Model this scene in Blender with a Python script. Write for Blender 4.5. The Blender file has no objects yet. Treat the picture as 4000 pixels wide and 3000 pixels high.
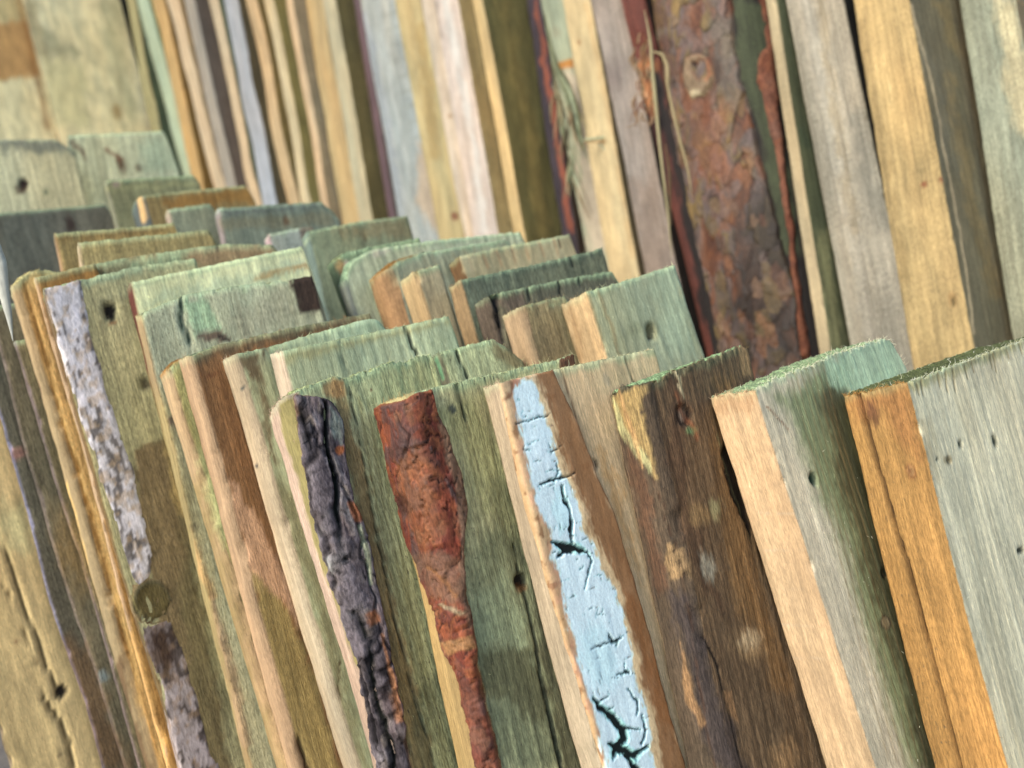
import bpy, math, random
import numpy as np

# ------------------------------------------------------------------ camera, world, sun
scene = bpy.context.scene
FPX = 2889.0                      # focal length in pixels of the 4000 px wide photograph
CAM_Z = 0.95
def V(*a): return np.array(a, float)
def unit(a): return a / np.linalg.norm(a)
RIGHT = unit(V(.963, 0, -.27)); UP = unit(V(.27, 0, .963)); FWD = V(0, 1, 0)
CAM = V(0, 0, CAM_Z)

cam_data = bpy.data.cameras.new('camera')
cam = bpy.data.objects.new('camera', cam_data)
scene.collection.objects.link(cam)
scene.camera = cam
from mathutils import Matrix
cam.matrix_world = Matrix(((RIGHT[0], UP[0], -FWD[0], CAM[0]), (RIGHT[1], UP[1], -FWD[1], CAM[1]),
                           (RIGHT[2], UP[2], -FWD[2], CAM[2]), (0, 0, 0, 1)))
cam_data.sensor_width = 36
cam_data.lens = FPX / 4000 * 36
cam_data.clip_start = 0.02
cam_data.clip_end = 200
cam_data.dof.use_dof = True
cam_data.dof.focus_distance = 0.43
cam_data.dof.aperture_fstop = 5.6

SUN_EL, SUN_AZ = 40.0, 229.0       # azimuth measured clockwise from +Y: the light comes from the left, from behind the camera
world = bpy.data.worlds.new('World'); scene.world = world; world.use_nodes = True
wn = world.node_tree.nodes; wl = world.node_tree.links
bg = wn['Background']; sky = wn.new('ShaderNodeTexSky'); sky.sky_type = 'NISHITA'; sky.sun_disc = False
sky.sun_elevation = math.radians(SUN_EL); sky.sun_rotation = math.radians(SUN_AZ)
sky.dust_density = 2.0; sky.air_density = 1.0; sky.ozone_density = 1.2
wl.new(sky.outputs[0], bg.inputs[0]); bg.inputs[1].default_value = 0.125

sd_ = bpy.data.lights.new('sun', 'SUN'); sd_.energy = 1.5; sd_.angle = math.radians(15); sd_.color = (1.0, .94, .84)
sun = bpy.data.objects.new('sun', sd_); scene.collection.objects.link(sun)
from mathutils import Vector
az = math.radians(SUN_AZ); el = math.radians(SUN_EL)
to_sun = Vector((math.sin(az) * math.cos(el), math.cos(az) * math.cos(el), math.sin(el)))
sun.rotation_euler = to_sun.to_track_quat('Z', 'Y').to_euler()
sun.location = (-2, -2, 3)

scene.view_settings.view_transform = 'Standard'; scene.view_settings.look = 'None'
scene.view_settings.gamma = 1.0; scene.view_settings.exposure = 1.24
scene.view_settings.use_curve_mapping = False
scene.render.engine = 'CYCLES'

# ------------------------------------------------------------------ measuring: pixels of the photograph to places on the boards
TH = math.radians(33.3); AL = math.radians(4)
TDIR = V(-math.sin(TH), math.cos(TH), 0); WDIR = V(math.cos(TH), math.sin(TH), 0); ZD = V(0, 0, 1)
NRM = TDIR * math.cos(AL) - ZD * math.sin(AL)      # all boards of the stacks face this way, leaning back a little
def ray(p): return FWD + RIGHT * (p[0] - 2000) / FPX + UP * (1500 - p[1]) / FPX
def on_plane(p, s):
    r = ray(p); return r * s / (r @ NRM)
def project(P):
    """world points relative to the camera (N,3) -> photo pixels (N,2)"""
    d = np.maximum(P @ FWD, 1e-4)
    return np.stack([2000 + FPX * (P @ RIGHT) / d, 1500 - FPX * (P @ UP) / d], -1)

# ------------------------------------------------------------------ noise
def _hash(ix, iy, iz, seed):
    h = (ix.astype(np.int64) * 374761393 + iy.astype(np.int64) * 668265263 + iz.astype(np.int64) * 2147483647 + seed * 974634777) & 0xFFFFFFFF
    h = ((h ^ (h >> 13)) * 1274126177) & 0xFFFFFFFF
    h = ((h ^ (h >> 16)) * 2246822519) & 0xFFFFFFFF
    return ((h ^ (h >> 15)) & 0xFFFFFF) / float(0xFFFFFF)
def vnoise(x, y, z, seed=0):
    x, y, z = np.broadcast_arrays(np.asarray(x, float), np.asarray(y, float), np.asarray(z, float))
    ix, iy, iz = np.floor(x), np.floor(y), np.floor(z)
    fx, fy, fz = x - ix, y - iy, z - iz
    fx = fx * fx * (3 - 2 * fx); fy = fy * fy * (3 - 2 * fy); fz = fz * fz * (3 - 2 * fz)
    r = 0
    for a in (0, 1):
        for b in (0, 1):
            for c in (0, 1):
                w = (fx if a else 1 - fx) * (fy if b else 1 - fy) * (fz if c else 1 - fz)
                r = r + w * _hash(ix + a, iy + b, iz + c, seed)
    return r * 2 - 1
def fbm(x, y, z, seed=0, octv=4):
    r = 0; a = 1; n = 0
    for i in range(octv):
        r = r + a * vnoise(x, y, z, seed + i * 17); n += a; a *= .5; x = x * 2.03; y = y * 2.03; z = z * 2.03
    return r / n
def worley(x, y, seed=0):
    ix, iy = np.floor(x), np.floor(y)
    f1 = np.full(x.shape, 9.); f2 = np.full(x.shape, 9.); idv = np.zeros(x.shape)
    for a in (-1, 0, 1):
        for b in (-1, 0, 1):
            cx, cy = ix + a, iy + b
            hx = _hash(cx, cy, cx * 0, seed); hy = _hash(cx, cy, cx * 0 + 7, seed)
            d = np.hypot(cx + .1 + .8 * hx - x, cy + .1 + .8 * hy - y); v = _hash(cx, cy, cx * 0 + 3, seed)
            m = d < f1
            f2 = np.where(m, f1, np.minimum(f2, d)); idv = np.where(m, v, idv); f1 = np.where(m, d, f1)
    return f1, f2, idv
def sstep(a, b, x):
    t = np.clip((x - a) / (b - a), 0, 1); return t * t * (3 - 2 * t)
def lin(c):
    c = np.array(c, float) / 255
    return np.where(c <= .04045, c / 12.92, ((c + .055) / 1.055) ** 2.4)

# ------------------------------------------------------------------ distances in pixel space
def sd_poly(q, pts):
    """signed distance, positive inside"""
    pts = np.array(pts, float); d = np.full(len(q), 1e9); ins = np.zeros(len(q), bool)
    j = len(pts) - 1
    for i in range(len(pts)):
        a, b = pts[j], pts[i]; e = b - a; w = q - a
        t = np.clip((w @ e) / max(e @ e, 1e-9), 0, 1)
        d = np.minimum(d, np.hypot(*(w - t[:, None] * e).T))
        c = ((a[1] > q[:, 1]) != (b[1] > q[:, 1]))
        with np.errstate(divide='ignore', invalid='ignore'):
            xx = (b[0] - a[0]) * (q[:, 1] - a[1]) / (b[1] - a[1] + 1e-12) + a[0]
        ins ^= c & (q[:, 0] < xx); j = i
    return np.where(ins, d, -d)
def d_line(q, pts, widths):
    """distance to polyline minus half its local width: positive inside"""
    pts = np.array(pts, float); best = np.full(len(q), -1e9)
    if np.isscalar(widths): widths = [widths] * len(pts)
    for i in range(len(pts) - 1):
        a, b = pts[i], pts[i + 1]; e = b - a; w = q - a
        t = np.clip((w @ e) / max(e @ e, 1e-9), 0, 1)
        d = np.hypot(*(w - t[:, None] * e).T)
        best = np.maximum(best, (widths[i] * (1 - t) + widths[i + 1] * t) / 2 - d)
    return best
def d_ell(q, e):
    cx, cy, rx, ry = e[:4]; rot = math.radians(e[4] if len(e) > 4 else 16)   # long axis leans with the boards
    dx, dy = q[:, 0] - cx, q[:, 1] - cy
    u = dx * math.cos(rot) + -dy * -math.sin(rot) * -1; v = dx * math.sin(rot) + dy * math.cos(rot)
    u = dx * math.cos(rot) - dy * math.sin(rot); v = dx * math.sin(rot) + dy * math.cos(rot)
    k = np.sqrt((u / rx) ** 2 + (v / ry) ** 2)
    return (1 - k) * min(rx, ry)

def F(kind, geo, col, soft=6, a=1., warp=6, width=10, depth=0., face=None, wl=40):
    return dict(kind=kind, geo=geo, col=None if col is None else lin(col), soft=soft, a=a, warp=warp, width=width, depth=depth, face=face, wl=wl)
def feature_mask(f, q, seed):
    if f['warp']:
        k = f['wl']; w = np.stack([fbm(q[:, 0] / k, q[:, 1] / k / 2, 0, seed), fbm(q[:, 0] / k, q[:, 1] / k / 2, 5, seed + 3)], -1) * f['warp'] * 1.6
        q = q + w
    if f['kind'] == 'poly': s = sd_poly(q, f['geo'])
    elif f['kind'] == 'line': s = d_line(q, f['geo'], f['width'])
    else: s = d_ell(q, f['geo'])
    return s
def bbox(f):
    g = f['geo']; m = f['soft'] + f['warp'] * 2 + (max(f['width']) if not np.isscalar(f['width']) else f['width'])
    if f['kind'] == 'ell': r = max(g[2], g[3]); return g[0] - r - m, g[1] - r - m, g[0] + r + m, g[1] + r + m
    g = np.array(g); return g[:, 0].min() - m, g[:, 1].min() - m, g[:, 0].max() + m, g[:, 1].max() + m
def apply_features(q, col, feats, seed, side):
    """q photo pixels, col (N,3) changed in place; returns inward depth per vertex. side: True where the vertex lies on the narrow edge"""
    dep = np.zeros(len(q))
    for n, f in enumerate(feats):
        x0, y0, x1, y1 = bbox(f)
        m = (q[:, 0] > x0) & (q[:, 0] < x1) & (q[:, 1] > y0) & (q[:, 1] < y1)
        if f['face'] == 'edge': m &= side
        if f['face'] == 'front': m &= ~side
        if not m.any(): continue
        s = feature_mask(f, q[m], seed + n * 31)
        if f['soft'] >= 14:
            u = q[m][:, 0] - .30 * q[m][:, 1]; s = s + (fbm(u / 7, q[m][:, 1] / 30, 0, seed + n, 3) + .6 * fbm(u / 26, q[m][:, 1] / 60, 3, seed + n, 3)) * min(f['soft'], 40) * .6
        k = sstep(-f['soft'] / 2, f['soft'] / 2, s) * f['a']
        if f['col'] is not None: col[m] = col[m] * (1 - k[:, None]) + f['col'] * k[:, None]
        if f['depth']: dep[m] = np.maximum(dep[m], f['depth'] * k)
    return dep

# ------------------------------------------------------------------ materials
def nodes_of(name):
    m = bpy.data.materials.new(name); m.use_nodes = True
    nt = m.node_tree; b = nt.nodes['Principled BSDF']; return m, nt, b
def mth(nt, op, a, b=None, clamp=False):
    n = nt.nodes.new('ShaderNodeMath'); n.operation = op; n.use_clamp = clamp
    for i, v in enumerate((a, b)):
        if v is None: continue
        if isinstance(v, (int, float)): n.inputs[i].default_value = v
        else: nt.links.new(v, n.inputs[i])
    return n.outputs[0]
def noise(nt, vec, scale, detail=3, rough=.6, dist=0):
    n = nt.nodes.new('ShaderNodeTexNoise'); n.inputs['Scale'].default_value = scale; n.inputs['Detail'].default_value = detail
    n.inputs['Roughness'].default_value = rough; n.inputs['Distortion'].default_value = dist
    nt.links.new(vec, n.inputs['Vector']); return n.outputs['Fac']
def mapping(nt, vec, scale, loc=None):
    n = nt.nodes.new('ShaderNodeVectorMath'); n.operation = 'MULTIPLY'; n.inputs[1].default_value = scale
    nt.links.new(vec, n.inputs[0]); o = n.outputs[0]
    if loc is not None:
        a = nt.nodes.new('ShaderNodeVectorMath'); a.operation = 'ADD'; nt.links.new(o, a.inputs[0]); nt.links.new(loc, a.inputs[1]); o = a.outputs[0]
    return o
def ramp(nt, v, lo, hi, a, b):
    n = nt.nodes.new('ShaderNodeMapRange'); n.interpolation_type = 'SMOOTHSTEP'
    nt.links.new(v, n.inputs[0]); n.inputs[1].default_value = lo; n.inputs[2].default_value = hi
    n.inputs[3].default_value = a; n.inputs[4].default_value = b; return n.outputs[0]
def tint(nt, col, fac):
    """multiply a colour by a scalar socket"""
    n = nt.nodes.new('ShaderNodeVectorMath'); n.operation = 'SCALE'; nt.links.new(col, n.inputs[0]); nt.links.new(fac, n.inputs['Scale']); return n.outputs[0]
def mixc(nt, fac, a, b):
    n = nt.nodes.new('ShaderNodeMix'); n.data_type = 'RGBA'
    nt.links.new(fac, n.inputs[0]); nt.links.new(a, n.inputs[6])
    if isinstance(b, tuple): n.inputs[7].default_value = (*b, 1)
    else: nt.links.new(b, n.inputs[7])
    return n.outputs[2]
def base_coords(nt):
    tc = nt.nodes.new('ShaderNodeTexCoord'); oi = nt.nodes.new('ShaderNodeObjectInfo')
    r = mth(nt, 'MULTIPLY', oi.outputs['Random'], 37.0)
    cb = nt.nodes.new('ShaderNodeCombineXYZ'); nt.links.new(r, cb.inputs[0]); nt.links.new(r, cb.inputs[2])
    a = nt.nodes.new('ShaderNodeVectorMath'); a.operation = 'ADD'; nt.links.new(tc.outputs['Object'], a.inputs[0]); nt.links.new(cb.outputs[0], a.inputs[1])
    at = nt.nodes.new('ShaderNodeAttribute'); at.attribute_name = 'Col'
    return a.outputs[0], at.outputs['Color']
def bump(nt, b, h, dist, strength=1.0, chain=None):
    n = nt.nodes.new('ShaderNodeBump'); n.inputs['Distance'].default_value = dist; n.inputs['Strength'].default_value = strength
    nt.links.new(h, n.inputs['Height'])
    if chain is not None: nt.links.new(chain, n.inputs['Normal'])
    nt.links.new(n.outputs[0], b.inputs['Normal']); return n.outputs[0]

def wood(name, grain=.28, rings=.09, saw=.06, speck=.55, rough_bump=.00030):
    m, nt, b = nodes_of(name); p, col = base_coords(nt)
    fib = noise(nt, mapping(nt, p, (1, 1, .2)), 1100, 4, .7)            # fibres about 1 mm wide
    strk = noise(nt, mapping(nt, p, (1, 1, .007)), 620, 3, .7)        # streaks
    blot = noise(nt, mapping(nt, p, (1, 1, .35)), 38, 4, .6)              # weather blotches
    w = nt.nodes.new('ShaderNodeTexWave'); w.wave_type = 'BANDS'; w.bands_direction = 'DIAGONAL'; w.inputs['Scale'].default_value = 60
    w.inputs['Distortion'].default_value = 7; w.inputs['Detail'].default_value = 2; w.inputs['Detail Scale'].default_value = .35
    nt.links.new(mapping(nt, p, (1, 1, .03)), w.inputs[0]); ring = w.outputs['Fac']
    wv = nt.nodes.new('ShaderNodeTexWave'); wv.wave_type = 'BANDS'; wv.bands_direction = 'Z'; wv.inputs['Scale'].default_value = 42
    wv.inputs['Distortion'].default_value = 5; wv.inputs['Detail'].default_value = 3; wv.inputs['Detail Scale'].default_value = 3
    nt.links.new(p, wv.inputs[0]); sawm = mth(nt, 'MULTIPLY', wv.outputs['Fac'], ramp(nt, noise(nt, p, 20, 2), .5, .66, 0, 1))
    k = ramp(nt, fib, .34, .66, 1 - grain, 1 + grain * .6)
    k = mth(nt, 'MULTIPLY', k, ramp(nt, strk, .34, .66, 1 - grain * .8, 1 + grain * .4))
    k = mth(nt, 'MULTIPLY', k, ramp(nt, blot, .32, .68, .80, 1.10))
    k = mth(nt, 'MULTIPLY', k, ramp(nt, ring, .0, 1.0, 1 - rings, 1 + rings * .4))
    k = mth(nt, 'MULTIPLY', k, ramp(nt, sawm, .0, 1.0, 1 + saw * .3, 1 - saw))
    c = tint(nt, col, k)
    # dark mould specks, and pale torn fibres
    sp = noise(nt, mapping(nt, p, (1, 1, .45)), 700, 2, .7); area = noise(nt, mapping(nt, p, (1, 1, .5)), 16, 3, .6)
    s = mth(nt, 'MULTIPLY', ramp(nt, sp, .60, .72, 0, 1), ramp(nt, area, .42, .64, .12, speck))
    c = mixc(nt, s, c, (.055, .048, .036))
    fl = noise(nt, mapping(nt, p, (1, 1, .22)), 1150, 2, .5)
    n2 = nt.nodes.new('ShaderNodeVectorMath'); n2.operation = 'SCALE'; nt.links.new(c, n2.inputs[0]); n2.inputs['Scale'].default_value = 1.55
    c = mixc(nt, mth(nt, 'MULTIPLY', ramp(nt, fl, .66, .74, 0, .75), 1), c, n2.outputs[0])
    nt.links.new(c, b.inputs['Base Color'])
    b.inputs['Roughness'].default_value = .78; b.inputs['Specular IOR Level'].default_value = .28
    h = mth(nt, 'ADD', mth(nt, 'MULTIPLY', fib, 1.5), mth(nt, 'ADD', mth(nt, 'MULTIPLY', strk, .8), mth(nt, 'ADD', mth(nt, 'MULTIPLY', sawm, .15), mth(nt, 'MULTIPLY', ramp(nt, fl, .62, .74, 0, 1), .8))))
    bump(nt, b, h, rough_bump * 1.5)
    return m
def endgrain(name):
    m, nt, b = nodes_of(name); p, col = base_coords(nt)
    a = noise(nt, mapping(nt, p, (1, 1, .6)), 900, 3, .7); c2 = noise(nt, mapping(nt, p, (1, .25, 1)), 260, 3, .6)
    k = mth(nt, 'MULTIPLY', ramp(nt, a, .3, .72, .45, 1.45), ramp(nt, c2, .3, .7, .7, 1.25))
    nt.links.new(tint(nt, col, k), b.inputs['Base Color']); b.inputs['Roughness'].default_value = .9; b.inputs['Specular IOR Level'].default_value = .2
    bump(nt, b, mth(nt, 'ADD', a, c2), .0012)
    return m
def barkmat(name, contrast=.35, fine=700, rough=.75, bmp=.0006, spec=.3, stretch=.4):
    m, nt, b = nodes_of(name); p, col = base_coords(nt)
    a = noise(nt, mapping(nt, p, (1, 1, stretch)), fine, 4, .65); c2 = noise(nt, mapping(nt, p, (1, 1, .5)), 120, 4, .6, .4)
    k = mth(nt, 'MULTIPLY', ramp(nt, a, .3, .7, 1 - contrast, 1 + contrast * .7), ramp(nt, c2, .3, .7, 1 - contrast * .6, 1 + contrast * .5))
    nt.links.new(tint(nt, col, k), b.inputs['Base Color']); b.inputs['Roughness'].default_value = rough; b.inputs['Specular IOR Level'].default_value = spec * .5
    bump(nt, b, mth(nt, 'ADD', a, c2), bmp)
    return m
M = dict(
    sawn=wood('sawn_wood'), smooth=wood('planed_wood', .20, .08, .04, .16, .0002), grey=wood('weathered_wood', .34, .08, .10, .9, .0004),
    skin=wood('inner_bark_wood', .40, .10, .0, .5, .0004), end=endgrain('end_grain'),
    pine=barkmat('pine_bark', .38, 800, .6, .0005, .4), dark=barkmat('fissured_bark', .45, 700, .85, .0009, .2),
    birch=barkmat('birch_bark', .12, 900, .6, .00022, .35, .6), lichen=barkmat('lichen_bark', .25, 500, .9, .0006, .1),
    fibre=barkmat('wood_fibre', .15, 500, .7, .0001, .3, .05))

# ------------------------------------------------------------------ mesh helpers
def add_mesh(name, co, quads, cols, mats, mat_idx=None, smooth=True, parent=None, matrix=None):
    me = bpy.data.meshes.new(name)
    co = np.asarray(co, np.float32); quads = np.asarray(quads, np.int32)
    me.vertices.add(len(co)); me.vertices.foreach_set('co', co.ravel())
    me.loops.add(quads.size); me.loops.foreach_set('vertex_index', quads.ravel())
    me.polygons.add(len(quads)); me.polygons.foreach_set('loop_start', np.arange(0, quads.size, quads.shape[1], dtype=np.int32))
    me.polygons.foreach_set('use_smooth', np.full(len(quads), smooth) if np.isscalar(smooth) else np.asarray(smooth))
    if mat_idx is not None: me.polygons.foreach_set('material_index', np.asarray(mat_idx, np.int32))
    for m in mats: me.materials.append(m)
    at = me.color_attributes.new('Col', 'FLOAT_COLOR', 'POINT')
    c4 = np.ones((len(co), 4), np.float32); c4[:, :3] = cols; at.data.foreach_set('color', c4.ravel())
    me.update(); me.validate()
    o = bpy.data.objects.new(name, me); scene.collection.objects.link(o)
    if parent is not None: o.parent = parent
    if matrix is not None: o.matrix_world = matrix
    return o

GROUND = -CAM_Z    # ground height relative to the camera
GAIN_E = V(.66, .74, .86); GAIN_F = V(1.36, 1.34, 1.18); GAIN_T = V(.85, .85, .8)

class Board:
    """One sawn board: A and B are the two upper corners of its narrow edge in the photograph, C the far upper corner of its broad
    face, D a lower point on the corner line through B, s the distance of its face plane. Measured there, then a true solid."""
    def __init__(self, name, label, cat, A, B, C, D, s, edge, face, top=None, rim=None, wane=None, bulge=0., sbulge=0., ext=0., feats=(), mats=('sawn', 'sawn'),
                 res=.0024, group=None, seed=1, t=None, rough=.0006, fuzz=0, bow=.0015, back=None, wfix=None, rimfuzz=.0012, jag=.0, gE=1., gF=1., rima=1.):
        self.seed = seed; self.s = s; self.ext = ext
        B3 = on_plane(B, s); D3 = on_plane(D, s)
        up = unit(B3 - D3); w = np.cross(up, NRM); w = w if w @ WDIR > 0 else -w
        rA = ray(A); A3 = rA * (B3 @ w) / (rA @ w)
        self.d = B3[1]
        self.t = t if t else (A3 - B3) @ NRM; za = (A3 - B3) @ up if not t else 0
        pts = [B] + list(rim or []) + [C]
        xs, zs = [], []
        for p in pts:
            q = on_plane(p, s) - B3; xs.append(q @ w); zs.append(q @ up)
        self.w = wfix if wfix else xs[-1]
        if ext: za = 0; zs = [0] * len(xs)
        t_, W_ = self.t, self.w
        self.up, self.wd, self.n = up, w, NRM
        # foot
        L = (B3[2] - GROUND) / up[2]; self.L = L + ext; O = B3 - up * L
        self.O = O; self.zb = L
        zvis0 = L - np.linalg.norm(B3 - D3) - .03; zvis1 = L + (min(ext, .14) if ext else 0)
        mw = Matrix(((w[0], NRM[0], up[0], O[0] + CAM[0]), (w[1], NRM[1], up[1], O[1] + CAM[1]), (w[2], NRM[2], up[2], O[2] + CAM[2]), (0, 0, 0, 1)))
        self.mw = mw
        self.wane = wane; self.bulge = bulge; self.sbulge = sbulge; self.bow = bow; self.rough = rough
        nx = max(6, int(W_ / (res * 1.15))); ny = max(4, int(t_ / res))
        if bulge or wane or sbulge: ny = max(ny, 10)
        zr = [0.]
        while zr[-1] < max(zvis0 - .05, .05): zr.append(zr[-1] + .05)
        while zr[-1] < zvis1 - res * 1.4: zr.append(zr[-1] + res * 1.4)
        zr[-1] = zvis1
        if ext: zr += [zvis1 + (L + ext - zvis1) * .5, L + ext]
        zr = np.array(zr)
        # perimeter: side y t->0, front x 0->w, right y 0->t, back x w->0
        y1 = np.linspace(t_, 0, ny + 1); x2 = np.linspace(0, W_, nx + 1)[1:]; y3 = np.linspace(0, t_, ny + 1)[1:]; x4 = np.linspace(W_, 0, nx + 1)[1:-1]
        px_ = np.concatenate([y1 * 0, x2, y3 * 0 + W_, x4]); py_ = np.concatenate([y1, x2 * 0, y3, x4 * 0 + t_])
        Np = len(px_); Nz = len(zr)
        X, Z = np.meshgrid(px_, zr); Y = np.meshgrid(py_, zr)[0]
        def ztop(x, y):
            return np.interp(x, xs, zs) + za * y / t_
        self.ztop = ztop
        def shape(X, Y, Z):
            """parameter box -> local position"""
            dz = ztop(X, Y)
            dz = dz + fbm(X * 700, Y * 400, 3, seed, 3) * rimfuzz + (np.maximum(fbm(X * 160, Y * 40, 8, seed + 4, 2), .15) - .15) * -jag
            k = np.clip((Z - (L - .12)) / .12, 0, 1) if not ext else 0
            Zn = Z + dz * k
            Xn, Yn = X, Y
            if wane:
                rx, ry = wane[0], wane[1]; lenz = (wane[2] if len(wane) > 2 else 0)
                vary = 1 + .18 * fbm(Z * 14, seed * 3.1, 0, seed, 2)
                rxx = rx * vary
                q = np.clip((ry - Y) / ry, 0, 1); lim = rxx * (1 - np.sqrt(np.maximum(1 - q ** 2, 0)))
                Xn = lim + X * (1 - lim / W_)
            if bulge: Yn = Yn - bulge * (1 - (2 * X / W_ - 1) ** 2) * (1 - Y / t_)
            if sbulge: Xn = Xn - sbulge * np.sqrt(np.maximum(1 - (2 * Y / t_ - 1) ** 2, 0)) * (1 - X / W_)
            nick = (np.maximum(fbm(Z * 75, seed, 4, seed, 3), .22) - .22) * .0050 * np.exp(-(X + Y) / .0016)
            Xn = Xn + nick; Yn = Yn + nick * (1 - Y / t_)
            Xn = Xn + bow * fbm(Z * 5, seed, 1, seed, 2) * 2 + .0007 * fbm(Z * 60, Y * 30, seed, seed, 3)
            Yn = Yn + bow * .4 * fbm(Z * 4, seed, 2, seed, 2)
            return Xn, Yn, Zn
        self.shape = shape
        Xn, Yn, Zn = shape(X, Y, Z)
        P = np.stack([Xn, Yn, Zn], -1)
        # normals
        dp = np.roll(P, -1, 1) - np.roll(P, 1, 1); dz = np.gradient(P, axis=0)
        N = np.cross(dp, dz); N /= np.linalg.norm(N, axis=-1, keepdims=True) + 1e-12
        cen = V(W_ / 2, t_ / 2, 0); 
        if ((P[Nz // 2] - P[Nz // 2].mean(0)) * N[Nz // 2]).sum() < 0: N = -N
        side = np.zeros(Np, bool); side[:ny + 1] = True
        if wane: pass
        SIDE = np.broadcast_to(side, X.shape).ravel()
        front = np.zeros(Np, bool); front[ny:ny + nx + 2] = True
        world_ = O + P.reshape(-1, 3)[:, :1] * w + P.reshape(-1, 3)[:, 1:2] * NRM + P.reshape(-1, 3)[:, 2:] * up
        q = project(world_)
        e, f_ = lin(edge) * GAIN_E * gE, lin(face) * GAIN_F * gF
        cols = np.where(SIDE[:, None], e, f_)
        PP = P.reshape(-1, 3); mt = fbm(PP[:, 0] * 45 + PP[:, 1] * 45, PP[:, 2] * 9, seed, seed + 2, 4); mt2 = fbm(PP[:, 0] * 160 + PP[:, 1] * 160, PP[:, 2] * 26, seed, seed + 5, 3)
        a_ = (mt * .55 + mt2 * .3)[:, None]
        cols = cols * (1 + a_ * V(.42, .36, .34)) * (1 + .10 * fbm(PP[:, 0] * 20 + PP[:, 1] * 20, PP[:, 2] * 5, 3, seed, 3)[:, None] * V(1, 0, -1))
        if not ext:                                    # pale green blended into the last millimetres under the sawn end
            rimk = (1 - sstep(.0005, .006, (L - Z.ravel()) + .003 * mt2))[:, None] * rima * np.where(SIDE, .25, .55)[:, None]
            cols = cols * (1 - rimk) + (lin((156, 184, 146)) * GAIN_F * .9) * rimk
        vis = (np.broadcast_to(side | front, X.shape)).ravel() & (Z.ravel() > zvis0 - .04)
        dep = np.zeros(len(cols))
        if feats:
            cv = cols[vis]; dv = apply_features(q[vis], cv, gained(feats), seed, SIDE[vis]); cols[vis] = cv; dep[vis] = dv
        P2 = P.reshape(-1, 3); Nf = N.reshape(-1, 3)
        rg = rough * (fbm(P2[:, 0] * 500, P2[:, 1] * 500, P2[:, 2] * 60, seed, 3))
        edgefade = 1
        P2 = P2 + Nf * (rg - dep)[:, None]
        # ends of the boards: furry lip
        lip = ((Z.ravel() > L - res * 2) & (not ext)) * rimfuzz * .5 * fbm(P2[:, 0] * 900, P2[:, 1] * 900, 2, seed, 2)
        P2 = P2 + Nf * lip[:, None]
        I = np.arange(Np * Nz).reshape(Nz, Np); R = np.roll(I, -1, 1)
        quads = np.stack([I[:-1], R[:-1], R[1:], I[1:]], -1).reshape(-1, 4)
        kcol = np.arange(Np); mi = np.where((kcol < ny), 0, 1); mi = np.broadcast_to(mi, (Nz - 1, Np)).ravel()
        # cap grid
        gx = np.linspace(0, W_, nx + 1); gy = np.linspace(0, t_, ny + 1)
        GX, GY = np.meshgrid(gx[1:-1], gy[1:-1]); cx, cy, cz = shape(GX, GY, GX * 0 + zr[-1])
        capP = np.stack([cx, cy, cz + .0006 * fbm(GX * 900, GY * 900, 0, seed, 3)], -1).reshape(-1, 3)
        base = len(P2); idx = np.zeros((ny + 1, nx + 1), int); tr = (Nz - 1) * Np
        for k, yy in enumerate(range(ny, -1, -1)): idx[yy, 0] = tr + k            # side column, y from t to 0
        for k in range(nx): idx[0, k + 1] = tr + ny + 1 + k
        for k in range(ny): idx[k + 1, nx] = tr + ny + 1 + nx + k
        for k in range(nx - 1): idx[ny, nx - 1 - k] = tr + ny + 1 + nx + ny + k
        idx[1:-1, 1:-1] = base + np.arange((nx - 1) * (ny - 1)).reshape(ny - 1, nx - 1)
        cq = np.stack([idx[:-1, :-1], idx[:-1, 1:], idx[1:, 1:], idx[1:, :-1]], -1).reshape(-1, 4)
        tc = (lin(top) * GAIN_T) if top is not None else (e + f_) / 2 * .7
        # the rim takes the end's colour a little
        co = np.concatenate([P2, capP]); cc = np.concatenate([cols, np.broadcast_to(tc, capP.shape)])
        allq = np.concatenate([quads, cq]); mi = np.concatenate([mi, np.full(len(cq), 2)])
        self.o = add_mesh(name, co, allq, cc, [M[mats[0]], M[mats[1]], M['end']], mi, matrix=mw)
        o = self.o; o['label'] = label; o['category'] = cat; o['kind'] = 'thing'
        if group: o['group'] = group
        if fuzz: self.fuzz(fuzz, e, f_, zvis0)
    def base_pos(self, X, Y, Z): return np.stack(self.shape(X, Y, Z), -1)
    def to_world(self, P): return self.O + P[..., :1] * self.wd + P[..., 1:2] * self.n + P[..., 2:] * self.up
    def fuzz(self, n, e, f_, zvis0):
        """torn fibres standing off the sawn corners and the top rim"""
        rnd = random.Random(self.seed * 7 + 1); co = []; qd = []; cc = []
        def hair(p, d, l, r, col, curl):
            nb = len(co) ; d = unit(d); a = unit(np.cross(d, V(.3, .5, .8))); b = np.cross(d, a); x = p.copy(); k = 5
            for i in range(k):
                rr = r * (1 - i / k * .8)
                for th_ in (0, 2.09, 4.19): co.append(x + (a * math.cos(th_) + b * math.sin(th_)) * rr); cc.append(col)
                d = unit(d + curl); x = x + d * l / (k - 1)
            for i in range(k - 1):
                for j in range(3):
                    q0 = nb + i * 3 + j; q1 = nb + i * 3 + (j + 1) % 3; qd.append((q0, q1, q1 + 3, q0 + 3))
        W_, t_, L = self.w, self.t, self.zb
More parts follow.
